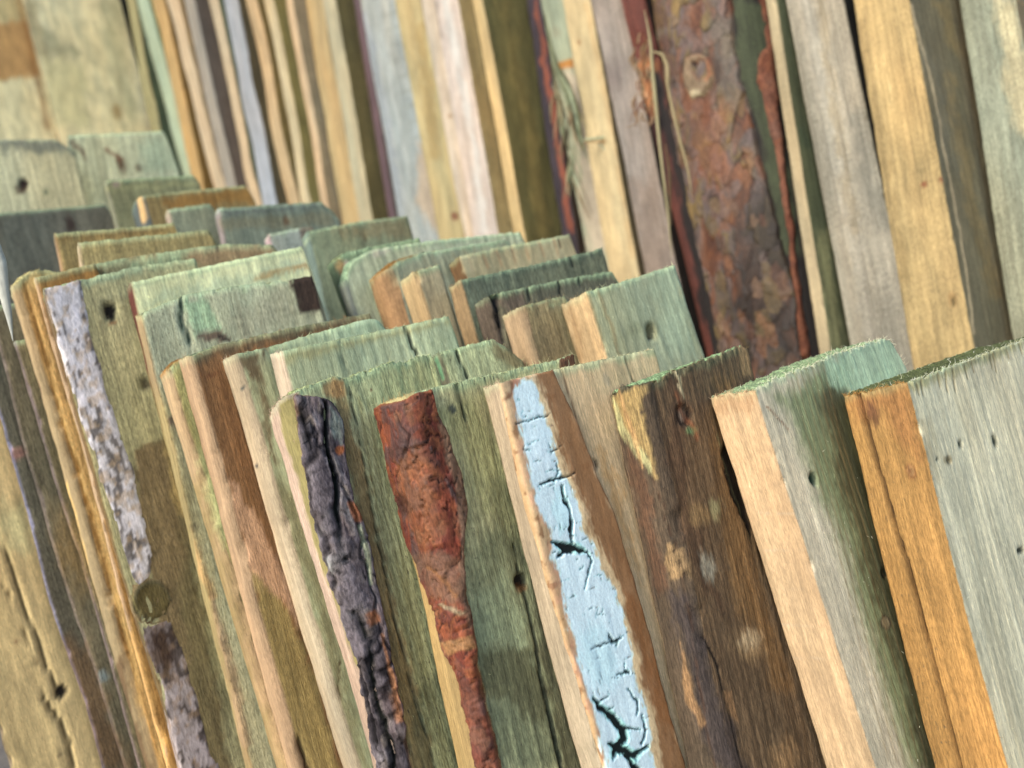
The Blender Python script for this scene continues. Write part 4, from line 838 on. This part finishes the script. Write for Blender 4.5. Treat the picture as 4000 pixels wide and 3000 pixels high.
# =================== MIDDLE ROW, near to far
s = .385
def mid(label, A, B_, C, D, e, f_, top, seed, rim=None, t=None, gap_=.004, feats=(), mats=('smooth', 'grey'), **kw):
    global s
    kw.setdefault('fuzz', 90)
    b = Board(kw.pop('name', 'short_offcut'), label, 'board', A, B_, C, D, s, e, f_, top=top, group=MID, seed=seed, res=kw.pop('res', .0016), t=t, mats=mats, rim=rim, feats=feats, rimfuzz=.0012, **kw)
    s += b.t + gap_; return b
mid('upright pale offcut with tan edge and dark knot hole, in front of the log slab', (2165, 1186), (2288, 1142), (2750, 1398), (2400, 1500), (224, 182, 126), (166, 168, 138), (148, 166, 120), 201,
    rim=[(2460, 1092), (2640, 1033), (2658, 1040)], mats=('smooth', 'smooth'), fuzz=220, t=.030, feats=[
    F('ell', (2541, 1298, 16, 30), (34, 28, 20), 8, 1, 6, depth=.004, face='front'), F('ell', (2541, 1298, 28, 44), (122, 116, 86), 24, .6, 10, face='front'), F('ell', (2480, 1300, 40, 26), (120, 124, 98), 40, .5, 14, face='front'),
    F('line', [(2300, 1150), (2330, 1260), (2370, 1390)], (166, 140, 96), 10, .5, 6, 10, 0, 'front'), F('line', [(2340, 1130), (2380, 1260), (2420, 1390)], (156, 132, 92), 10, .6, 8, 12, 0, 'front'),
    F('poly', [(2550, 1060), (2640, 1030), (2740, 1390), (2620, 1390)], (164, 182, 158), 70, .5, 20, face='front'), F('line', [(2215, 1150), (2245, 1280), (2270, 1400)], (196, 146, 92), 40, .5, 4, 26, 0, 'edge'),
    F('poly', [(2170, 1190), (2290, 1140), (2290, 1155), (2175, 1210)], (196, 170, 120), 12, .6, 6, face='edge')])
mid('small brown offcut with rounded tan edge, tucked against the upright pale offcut', (1949, 1232), (2036, 1196), (2240, 1220), (2110, 1470), (192, 156, 112), (140, 128, 98), (130, 130, 90), 202, rim=[(2210, 1156)], t=.024, wane=(.004, .006), fuzz=160,
    feats=[F('poly', [(2040, 1200), (2215, 1155), (2220, 1180), (2050, 1220)], (150, 130, 98), 16, .6, 8), F('poly', [(2060, 1300), (2200, 1260), (2240, 1400), (2100, 1400)], (116, 106, 84), 60, .6, 20)])
mid('dark brown offcut with a black slit between its edge and face', (1831, 1190), (1910, 1154), (2420, 1110), (1965, 1340), (116, 96, 74), (98, 94, 78), (104, 92, 60), 203, rim=[(2100, 1112), (2388, 1058)], t=.023, mats=('skin', 'grey'),
    feats=[F('poly', [(1908, 1150), (1945, 1155), (1975, 1340), (1950, 1345), (1925, 1250)], (26, 24, 26), 6, 1, 4, depth=.004), F('line', [(2060, 1125), (2068, 1180)], (52, 48, 40), 5, 1, 2, 6, .002), F('line', [(2180, 1096), (2190, 1150)], (52, 48, 40), 5, 1, 2, 7, .002), F('line', [(2258, 1085), (2272, 1120)], (52, 48, 40), 5, 1, 2, 6, .002), F('poly', [(1950, 1160), (2040, 1140), (2060, 1200), (1980, 1210)], (108, 84, 78), 30, .5, 14)])
mid('dark grey-green offcut with a rough tan edge, behind the bark offcut with the black slit', (1734, 1115), (1794, 1094), (2370, 1040), (1850, 1290), (186, 146, 96), (108, 114, 96), (92, 100, 76), 204, rim=[(2050, 1042), (2300, 985), (2352, 966)], t=.020, mats=('sawn', 'grey'), fuzz=200,
    feats=[F('line', [(2228, 995), (2240, 1040)], (60, 56, 44), 5, 1, 2, 6, .002), F('poly', [(1800, 1090), (2100, 1030), (2350, 970), (2360, 1000), (2000, 1080), (1810, 1120)], (86, 94, 84), 24, .5, 14)])
mid('short block with bright tan edge and smooth grey-buff face, left of the dark grey-green offcut', (1539, 1085), (1608, 1061), (1768, 1232), (1664, 1251), (224, 180, 120), (164, 150, 122), (170, 140, 90), 205, rim=[(1728, 1031), (1740, 1065)], t=.026, mats=('smooth', 'smooth'), wane=(.002, .003))
mid('long striped board end with a brown notched corner, behind the grey-buff block', (1762, 1014), (1792, 1002), (2243, 970), (1870, 1230), (128, 90, 52), (168, 156, 124), (148, 136, 96), 206, rim=[(1960, 965), (2235, 914)], t=.020, mats=('sawn', 'smooth'),
    feats=[*[F('line', [(1830 + i * 55, 1000 - i * 11), (1850 + i * 55, 1060 - i * 11)], (176, 122, 84), 12, .5, 3, 7) for i in range(7)], F('line', [(2180, 930), (2192, 968)], (100, 76, 52), 4, 1, 2, 6, .001), F('poly', [(1800, 1000), (1850, 990), (1860, 1060), (1810, 1070)], (196, 184, 150), 14, .6, 6)])
mid('grey-faced board with rusty brown round shoulder and orange tan edge, curving over in the middle', (1402, 1115), (1479, 1060), (2000, 990), (1545, 1260), (204, 152, 98), (146, 150, 130), (136, 98, 46), 207, rim=[(1530, 1015), (1620, 992), (1960, 938), (1990, 945)], t=.025, wane=(.012, .014), mats=('sawn', 'smooth'),
    feats=[F('line', [(1402, 1125), (1430, 1085), (1480, 1050), (1540, 1010), (1620, 990)], (140, 100, 48), 14, .9, 6, [30, 36, 32, 24, 12]), F('poly', [(1500, 1050), (1640, 1010), (1900, 970), (1900, 1020), (1540, 1120)], (150, 148, 122), 30, .5, 10), *[F('line', [(1650 + i * 40, 1000 - i * 7), (1662 + i * 40, 1050 - i * 7)], (124, 116, 92), 6, .6, 3, 4) for i in range(6)]])
mid('pale board with a high rounded shoulder, greenish rim, topmost of the curved pair', (1322, 1150), (1345, 1100), (2060, 960), (1430, 1350), (164, 160, 134), (168, 174, 148), (150, 176, 140), 208, rim=[(1366, 1022), (1452, 975), (1671, 942), (2036, 905)], t=.012, mats=('smooth', 'smooth'), wane=(.003, .004),
    feats=[*[F('line', [(1820 + i * 28, 925 - i * 4), (1830 + i * 28, 960 - i * 4)], (196, 204, 176), 6, .6, 3, 7) for i in range(8)], F('ell', (1480, 985, 40, 14), (190, 178, 166), 14, .6, 6)])
mid('dark green block with a small round knot, half hidden left of the rounded pale board', (1270, 1060), (1300, 1020), (1640, 930), (1400, 1300), (92, 104, 72), (124, 136, 108), (120, 130, 90), 209, rim=[(1320, 993), (1450, 965)], t=.016, wane=(.008, .010),
    feats=[F('ell', (1330, 1040, 18, 30), (172, 140, 96), 14, .7, 8), F('ell', (1338, 1055, 12, 24), (70, 62, 52), 10, .9, 5), F('ell', (1355, 1030, 12, 12), (190, 168, 160), 10, .7, 4)])
S_MIDEND = s

# =================== BACK ROW, tall, near to far (their tops are above the picture)
s = .292
def back(label, A, B_, D, e, f_, seed, name='tall_board', t=None, wd=.12, gap_=.004, feats=(), mats=('smooth', 'grey'), ext=.22, **kw):
    global s
    b = Board(name, label, kw.pop('cat', 'board'), A, B_, (B_[0] + 60, B_[1] - 20), D, s, e, f_, top=(150, 130, 90), group=BACK, seed=seed, gF=.78, res=kw.pop('res', .0022), t=t, wfix=wd, ext=ext, mats=mats, feats=feats, **kw)  # gF darkens the broad faces, painting in the shade between boards
    s += b.t + gap_; return b
back('rough pale green-buff board, rightmost in the back row', (3747, 0), (3966, 0), (4200, 1285), (172, 166, 130), (140, 120, 90), 301, mats=('grey', 'smooth'), fuzz=500, gap_=.007, wd=.08,
    feats=[F('poly', [(3880, 0), (3960, 0), (4080, 600), (3960, 500)], (186, 172, 138), 60, .5, 20)])
back('orange-yellow edged board with a grey stained face, second from the right in the back row', (3336, 0), (3555, 0), (3800, 1325), (204, 166, 104), (120, 112, 90), 302, mats=('sawn', 'sawn'), fuzz=250, gap_=.012,
    feats=[F('poly', [(3640, 0), (3700, 0), (3760, 240), (3720, 200)], (140, 120, 80), 24, .5, 10, face='front'), F('line', [(3700, 300), (3800, 800), (3900, 1150)], (138, 118, 80), 40, .5, 14, 40, 0, 'front'), F('poly', [(3620, 200), (3700, 350), (3740, 700), (3680, 600)], (104, 102, 90), 60, .5, 20, face='front'),
    F('line', [(3352, 100), (3400, 340), (3440, 560), (3500, 900), (3540, 1100)], (138, 106, 58), 40, .4, 10, 40, 0, 'edge'), F('ell', (3725, 1170, 18, 34), (196, 150, 90), 10, .8, 6, face='edge'), F('ell', (3722, 1180, 10, 18), (92, 78, 44), 8, .9, 6, face='edge', depth=.002),
    F('ell', (3612, 718, 12, 9), (150, 72, 40), 6, .9, 4, face='edge'), F('ell', (3678, 700, 12, 10), (140, 70, 44), 6, .9, 4, face='edge'), F('line', [(3470, 290), (3478, 400)], (226, 196, 130), 6, .6, 3, 5, 0, 'edge'),
    F('line', [(3560, 20), (3640, 330), (3700, 640), (3760, 960), (3806, 1300)], (212, 190, 156), 8, .6, 4, 9, 0, 'front')])
back('broad dusty pale board speckled grey, third from the right in the back row', (3071, 0), (3296, 0), (3582, 1411), (184, 166, 134), (30, 28, 24), 303, wd=.2, mats=('grey', 'grey'), fuzz=200, bow=.002, gap_=.006,  # near-black face: the shade of the gap is painted into its colour
    feats=[F('line', [(3150, 0), (3230, 400), (3330, 900), (3400, 1300)], (196, 180, 150), 40, .6, 10, 50, 0, 'edge'), F('line', [(3200, 0), (3270, 500), (3340, 900)], (168, 144, 104), 30, .6, 10, 30, 0, 'edge'), F('poly', [(3300, 450), (3380, 420), (3480, 900), (3420, 900)], (146, 136, 112), 40, .6, 20, face='edge')])
back('narrow board with mossy green face, between the speckled board and the log slab', (2991, 0), (3031, 0), (3243, 1345), (190, 164, 118), (92, 98, 74), 304, mats=('smooth', 'sawn'), gap_=.006, fuzz=80,
    feats=[F('ell', (3140, 540, 20, 60), (62, 74, 56), 40, .6, 10, face='front'), F('poly', [(3190, 900), (3240, 900), (3290, 1350), (3240, 1350)], (142, 140, 104), 30, .5, 10, face='front')])
LOG = back('big half-log slab with flaking brown pine bark and a sawn-off branch knot', (2580, 0), (2985, 0), (3250, 1365), (44, 35, 28), (40, 34, 28), 305, name='log_slab', mats=('skin', 'grey'), sbulge=.042, gap_=.006, res=.002, wane=(.012, .02),  # unbarked wood coloured near-black, painting in the dark gap at its left
    feats=[F('poly', [(2870, 0), (2990, 0), (3080, 700), (3130, 1000), (3060, 1000), (2960, 480), (2880, 260)], (58, 64, 46), 30, .9, 14, wl=90), F('line', [(2530, 60), (2560, 200), (2600, 330), (2640, 464), (2693, 696), (2752, 995), (2790, 1130)], (196, 158, 112), 12, .9, 6, [20, 26, 30, 26, 24, 24, 20])])
LOG.patch('bark', [(2490, -140), (2540, 100), (2582, 300), (2625, 464), (2678, 696), (2740, 995), (2775, 1160), (2850, 1520), (3150, 1520), (3110, 1150), (3060, 950), (3000, 720), (2945, 500), (2890, 300), (2868, 120), (2850, -140)], 'plate', .004, .003, .0014, seed=306, mat='pine', warp=8, gain=V(.66, .68, .66), feats=[
    F('poly', [(2900, 800), (3000, 700), (3120, 1000), (3160, 1420), (2900, 1420), (2860, 1200)], (38, 32, 28), 160, .88, 30), *flakes([(2560, 60), (2640, 420), (2700, 696), (2760, 995), (2830, 1400)], [(2860, 60), (2900, 420), (2960, 696), (3040, 995), (3110, 1400)], 75, 9, [(120, 82, 60), (96, 74, 62), (122, 94, 76), (100, 84, 84), (106, 88, 60), (84, 54, 42), (74, 62, 56)], (36, 24, 20), 30, 1400, size=(22, 64)), F('poly', [(2780, 100), (2890, 60), (2900, 300), (2850, 420), (2800, 300)], (96, 92, 88), 60, .6, 20),  # first polygon paints the shade on the log's lower right into the bark
    F('poly', [(2700, 420), (2850, 400), (2860, 700), (2760, 720)], (128, 82, 62), 70, .5, 24), F('line', [(2700, 320), (2690, 250), (2740, 200), (2800, 240), (2812, 320)], (60, 44, 36), 20, .7, 8, 30)])
LOG.patch('knot', [(2662, 300), (2680, 225), (2735, 196), (2790, 215), (2812, 280), (2802, 350), (2765, 400), (2705, 405), (2672, 360)], 'brown', .009, .010, .0012, seed=307, mat='pine', warp=9, feats=[
    F('ell', (2740, 300, 60, 84, 8), (104, 92, 74), 20, .8, 6), F('ell', (2745, 275, 34, 40, 8), (84, 50, 36), 22, .95, 8, depth=.004), F('ell', (2728, 268, 12, 22), (30, 22, 20), 10, .9, 6, depth=.003), F('ell', (2730, 372, 36, 16), (150, 140, 116), 16, .7, 8), F('line', [(2780, 250), (2790, 290), (2770, 320)], (120, 74, 46), 10, .7, 6, 10),
    F('line', [(2680, 390), (2740, 415), (2800, 380)], (84, 46, 36), 14, .8, 8, 22)])
LOG.patch('bark', [(2965, -60), (3000, -60), (3020, 120), (3035, 330), (3060, 560), (3090, 800), (3128, 1120), (3165, 1400), (3120, 1400), (3090, 1000), (3040, 640), (2985, 400), (2955, 320), (2965, 230), (2995, 180), (2975, 60)], 'brown', .004, .003, .0015, seed=308, mat='dark', warp=9, label='brittle brown bark rim at the right side', gain=.8)
REDSLAB = back('dark red-barked slab with torn orange fibres, tucked behind the log slab', (2427, 0), (2520, 0), (2790, 1100), (120, 62, 44), (34, 24, 20), 308, name='red_barked_slab', mats=('skin', 'grey'), res=.002, wd=.2, sbulge=.006,
    feats=[F('poly', [(2440, 230), (2560, 230), (2570, 440), (2490, 440)], (156, 104, 68), 30, .9, 20), F('ell', (2490, 150, 34, 30), (80, 38, 26), 30, .8, 12), F('ell', (2530, 285, 30, 22), (70, 38, 24), 20, .8, 10), F('poly', [(2500, 480), (2600, 480), (2650, 760), (2560, 700)], (52, 26, 22), 40, .9, 20), F('line', [(2560, 300), (2640, 600), (2720, 900), (2800, 1250)], (26, 20, 18), 24, 1, 12, [50, 60, 80, 110]), F('poly', [(2480, 320), (2520, 300), (2530, 380), (2500, 390)], (176, 136, 104), 14, .8, 10)])  # the wide near-black line paints in the shaded gap beside the log

back('flat greyish-pink board, between the pale yellow board and the red-barked slab', (2308, 0), (2427, 0), (2646, 1061), (172, 150, 126), (36, 30, 26), 309, mats=('grey', 'grey'),  # face coloured near-black to paint in the shade of the gap
    feats=[F('ell', (2400, 300, 40, 60), (128, 106, 92), 60, .5, 20, face='edge'), F('poly', [(2450, 700), (2560, 700), (2640, 1060), (2520, 1060)], (150, 122, 96), 80, .6, 20, face='edge')])
back('clean pale yellow board, left of the greyish-pink board', (2202, 0), (2308, 0), (2494, 1061), (214, 182, 126), (100, 88, 64), 310,
    feats=[F('ell', (2262, 165, 7, 10), (120, 84, 50), 6, .8, 2), F('line', [(2290, 20), (2400, 560), (2470, 1000)], (206, 160, 98), 20, .5, 5, 16, 0, 'edge')])
b9 = back('greenish board with a brown notch and purplish lower part behind the torn fibres', (2112, 0), (2200, 0), (2385, 1000), (164, 162, 124), (100, 90, 66), 311,
    feats=[F('poly', [(2160, 255), (2240, 225), (2245, 262), (2165, 280)], (136, 92, 42), 8, 1, 5), F('poly', [(2210, 290), (2270, 270), (2400, 1000), (2300, 1000)], (150, 136, 122), 60, .8, 20), F('ell', (2180, 120, 24, 20), (112, 108, 92), 24, .5, 10)])
back('thin strip of black bark standing between the wide olive board and the torn fibres', (2060, 0), (2112, 0), (2246, 909), (66, 54, 56), (62, 50, 40), 312, name='bark_strip', mats=('skin', 'skin'), rough=.002,
    feats=[F('line', [(2088, 0), (2130, 250), (2190, 600), (2230, 900)], (122, 66, 48), 14, .8, 10, [14, 20, 26, 20])])
back('wide dark olive board with a honey-coloured edge', (1844, 0), (1884, 0), (2050, 915), (212, 176, 116), (108, 102, 64), 313, wd=.13, mats=('smooth', 'sawn'),
    feats=[F('line', [(1960, 0), (2050, 450), (2120, 900)], (132, 116, 70), 50, .6, 12, 40, 0, 'front')])
back('tan board streaked grey with a soft pink edge, left of the wide olive board', (1698, 0), (1790, 0), (1945, 900), (212, 186, 158), (166, 148, 106), 314, wd=.10, feats=[F('line', [(1740, 0), (1850, 560), (1890, 900)], (226, 214, 190), 26, .6, 6, 26, 0, 'edge'), F('line', [(1700, 20), (1720, 140)], (120, 104, 86), 20, .7, 8, 20, 0, 'edge')])
back('slim pinkish board with a few dark smudges', (1645, 0), (1698, 0), (1868, 900), (208, 180, 144), (150, 130, 96), 315, feats=[F('ell', (1760, 455, 10, 8), (120, 96, 70), 8, .7, 3)])
back('mustard yellow board with a small dark knot near its foot', (1545, 0), (1645, 0), (1815, 915), (190, 164, 108), (110, 94, 60), 316, feats=[F('ell', (1778, 845, 15, 18), (92, 58, 40), 12, .95, 5), F('line', [(1640, 100), (1700, 600)], (164, 128, 66), 30, .6, 6, 40, 0, 'edge')])
back('pale grey board with blurred diagonal saw marks, left of the mustard yellow board', (1406, 0), (1542, 0), (1712, 928), (176, 172, 152), (80, 80, 60), 317, mats=('grey', 'grey'), feats=[F('poly', [(1640, 560), (1700, 560), (1720, 930), (1620, 800)], (140, 124, 106), 30, .8, 12), *[F('line', [(1500 + i * 14, 60 + i * 60), (1560 + i * 14, 40 + i * 60)], (150, 146, 126), 12, .6, 4, 10, 0, 'edge') for i in range(9)], F('line', [(1420, 60), (1500, 420), (1580, 900)], (150, 150, 146), 30, .6, 8, 34, 0, 'edge')])
back('thin dark board rimmed with purplish bark', (1380, 0), (1406, 0), (1556, 928), (110, 82, 78), (90, 74, 60), 318, mats=('skin', 'grey'))
back('tan board with a dark olive face, its edge stained orange in the middle', (1260, 0), (1310, 0), (1468, 928), (186, 166, 122), (108, 98, 62), 319)
specs = [
    ('dull orange-brown board, left of the one with the dark olive face', (1193, 0), (1260, 0), (1404, 850), (188, 154, 98), (120, 96, 60), .016),
    ('greyish board with a salmon tan edge and tiny dark pits', (1114, 0), (1140, 0), (1286, 816), (210, 172, 124), (152, 140, 118), .008),
    ('narrow tan board with an olive green face', (1035, 0), (1068, 0), (1214, 783), (206, 178, 128), (134, 126, 78), .012),
    ('narrow tan board with a brownish olive face, right of the lavender board', (961, 0), (1001, 0), (1160, 783), (200, 162, 110), (120, 102, 60), .012),
    ('lavender-grey board with one ragged nick in its side', (875, 0), (928, 0), (1081, 783), (166, 162, 154), (84, 78, 58), .016),
    ('thin tan board with a dark bottle-green face, left of the lavender board', (816, 0), (849, 0), (1008, 740), (202, 172, 128), (88, 98, 76), .010),
    ('grey weathered board with a dark purplish face', (716, 0), (756, 0), (922, 723), (158, 142, 118), (96, 86, 80), .014),
    ('sand-coloured board with a darker weathered side', (650, 0), (690, 0), (875, 723), (206, 174, 130), (166, 138, 98), .014),
    ('honey-orange board with a dark olive-brown face', (597, 0), (637, 0), (789, 703), (194, 152, 90), (116, 92, 46), .018),
    ('pale green board, thin, left of the honey-orange board', (537, 0), (583, 0), (744, 600), (176, 182, 142), (120, 130, 92), .020),
    ('olive-tan thin board, leftmost of the tall edge-on boards', (491, 0), (524, 0), (623, 497), (164, 148, 96), (70, 80, 60), .018)]
for i, (lab, A, B_, D, e, f_, t) in enumerate(specs):
    b = back(lab, A, B_, D, e, f_, 330 + i,  wd=.11, res=.003, gap_=.006, bow=.003)
S_BACKEND = s
s = max(S_END, S_BACKEND) + .02
tl2 = Board('tall_board', 'tall wide greyish-buff board facing us, right of the black gap at the upper left', 'board', (84, 0), (86, 0), (464, -12), (219, 504), s, (150, 120, 80), (212, 200, 162), top=(150, 130, 90), group=BACK, seed=350, t=.025, ext=.25, res=.003, mats=('sawn', 'grey'), feats=[
    F('poly', [(140, 100), (330, 200), (330, 240), (180, 220)], (120, 120, 96), 60, .6, 24), F('poly', [(90, 0), (150, 0), (200, 300), (140, 200)], (132, 118, 84), 40, .6, 10), F('ell', (455, 440, 12, 26), (142, 112, 66), 18, .8, 5), F('poly', [(380, 0), (470, 0), (540, 470), (470, 450)], (142, 140, 110), 60, .5, 20), F('poly', [(150, 230), (320, 260), (350, 480), (230, 490)], (190, 184, 140), 60, .6, 20)])
s_ = s + .04
tl1 = Board('tall_board', 'tall board in the upper left corner with an orange-brown stained band', 'board', (-262, 0), (-260, 0), (200, -12), (-120, 504), s_, (150, 120, 80), (212, 200, 160), top=(150, 130, 90), group=BACK, seed=351, t=.025, ext=.25, res=.003, mats=('sawn', 'sawn'), feats=[
    F('poly', [(-100, 80), (120, 85), (160, 300), (-100, 310)], (168, 122, 66), 26, .85, 12), F('poly', [(-100, -50), (80, -50), (110, 80), (-100, 75)], (164, 144, 96), 26, .7, 12), F('line', [(78, 0), (190, 500)], (140, 100, 56), 24, .7, 6, 20)])

Board('tall_board', 'added dark filler board closing the gap beside the wide buff board', 'board', (300, 0), (310, 0), (540, -12), (420, 504), s + .05, (70, 64, 50), (60, 56, 44), top=(90, 80, 60), group=BACK, seed=352, t=.02, ext=.3, res=.006, wfix=.30)  # added to hide the sky; dark colour stands in for the gap's shade

# =================== torn fibres and splinters
def strand_mesh(lines, seed=1):
    """lines: list of (pixel points, depth, width in pixels list, colour). Flat-oval tapering strands through those places"""
    co, qd, cc = [], [], []; rnd = random.Random(seed)
    for pts, d, wid, col in lines:
        P = np.array([ray(p) * (d if np.isscalar(d) else d[i]) for i, p in enumerate(pts)]); n = len(P); m = max(12, n * 6)
        tt = np.linspace(0, n - 1, m); Q = np.stack([np.interp(tt, range(n), P[:, k]) for k in range(3)], -1); wd = np.interp(tt, range(n), wid) / FPX * (d if np.isscalar(d) else d[0]) / 2
        for _ in range(3): Q[1:-1] = (Q[:-2] + Q[1:-1] * 2 + Q[2:]) / 4
        Q += np.stack([vnoise(tt * 1.3, seed, k, seed) for k in range(3)], -1) * .0006
        base = len(co); sgn = rnd.random()
        for i in range(m):
            tg = unit(Q[min(i + 1, m - 1)] - Q[max(i - 1, 0)]); a = unit(np.cross(tg, FWD)); b = np.cross(tg, a)
            for k in range(8):
                an = k / 8 * 2 * math.pi; rr = 1 + .25 * math.sin(an * 3 + sgn * 6)
                co.append(Q[i] + (a * math.cos(an) * rr + b * math.sin(an) * .4) * max(wd[i], .0001)); cc.append(lin(col) * GAIN_E * (.85 + .3 * rnd.random()))
        for i in range(m - 1):
            for k in range(8): qd.append((base + i * 8 + k, base + i * 8 + (k + 1) % 8, base + (i + 1) * 8 + (k + 1) % 8, base + (i + 1) * 8 + k))
    return np.array(co), np.array(qd), np.array(cc)
def strands(name, lines, seed, label=None, cat=None, parent=None):
    co, qd, cc = strand_mesh(lines, seed); o0 = co.mean(0)
    mw = Matrix.Translation(Vector(o0 + CAM)); o = add_mesh(name, co - o0, qd, cc, [M['fibre']], matrix=mw)
    if parent is not None: o.parent = parent.o; o.matrix_parent_inverse = parent.o.matrix_world.inverted()
    else: o['label'] = label; o['category'] = cat; o['kind'] = 'thing'
    return o
dl = LOG.d - .03
strands('splinter', [([(2520, 40), (2545, 200), (2556, 330), (2580, 600), (2612, 850), (2625, 1000)], dl, [3, 12, 16, 12, 8, 2], (180, 160, 112)),
    ([(2545, 200), (2590, 214), (2610, 260), (2606, 330), (2640, 480), (2690, 660), (2705, 770)], dl, [5, 16, 15, 11, 12, 9, 2], (184, 158, 110)),
    ([(2600, 560), (2615, 700), (2622, 880)], dl, [4, 14, 3], (110, 84, 56))], 5, parent=LOG)
dn = b9.d - .05
rr = random.Random(4)
ln = [([(2128, 60), (2150, 180), (2170, 260), (2205, 330), (2240, 430), (2262, 540), (2280, 585)], dn, [6, 12, 22, 36, 38, 24, 4], (140, 138, 98)),
      ([(2160, 240), (2180, 380), (2200, 520), (2225, 590)], dn, [6, 14, 20, 5], (140, 132, 92)), ([(2195, 300), (2230, 360), (2255, 470), (2268, 560)], dn - .004, [4, 12, 16, 4], (186, 186, 140))]
for i in range(26):
    x = 2150 + rr.random() * 60; y = 300 + rr.random() * 420; L_ = 60 + rr.random() * 200; dx = rr.uniform(-.25, .45)
    ln.append(([(x + (y - 300) * .2, y), (x + (y - 300) * .2 + dx * L_ * .5 + rr.uniform(-14, 14), y + L_ * .5), (x + (y - 300) * .2 + dx * L_, y + L_)], dn - rr.random() * .01, [3, rr.uniform(4, 12), 2], rr.choice([(150, 122, 84), (180, 158, 112), (110, 88, 62), (150, 150, 108)])))
strands('torn_bark_strip', ln, 7, 'shaggy torn bark strip with loose green-grey fibres hanging beside the black bark', 'bark strip')
dm = b9.d - .09
ln = [([(2282, 548), (2340, 540), (2400, 528), (2450, 510), (2490, 480), (2520, 440), (2530, 410)], dm, [12, 12, 14, 12, 18, 16, 6], (196, 190, 140)),
      ([(2290, 556), (2380, 552), (2440, 540), (2500, 520), (2535, 500)], dm - .003, [6, 8, 8, 7, 3], (196, 152, 96)), ([(2340, 560), (2380, 600), (2410, 634)], dm, [6, 12, 2], (200, 190, 146)), ([(2395, 570), (2400, 600), (2408, 630)], dm, [3, 5, 2], (190, 170, 120))]
for i in range(16):
    x = 2290 + rr.random() * 230; y = 548 - (x - 2290) * .1; ln.append(([(x, y), (x + rr.uniform(-20, 20), y + rr.uniform(-25, 25)), (x + rr.uniform(-34, 34), y + rr.uniform(-40, 40))], dm, [3, 3, 1.5], (176, 136, 86)))
strands('wood_fibre_strand', ln, 9, 'thin pale strand of wood fibre stretched across the clean yellow board', 'wood fibre')
strands('splinter', [([(-30, 960), (0, 1040), (25, 1200), (48, 1330)], .50, [60, 56, 34, 2], (214, 204, 176))], 11, 'pale pointed splinter sticking down at the left margin', 'splinter')
rr = random.Random(12); ln = []
for i in range(40):
    x = 2470 + rr.random() * 80; y = 120 + rr.random() * 330; ln.append(([(x, y), (x + rr.uniform(-26, 20), y + 30), (x + rr.uniform(-40, 30), y + rr.uniform(30, 90))], REDSLAB.d - .02, [5, rr.uniform(4, 12), 2], rr.choice([(150, 100, 62), (128, 76, 48), (170, 136, 98), (146, 116, 76)])))
strands('torn_fibre', ln, 13, parent=REDSLAB)
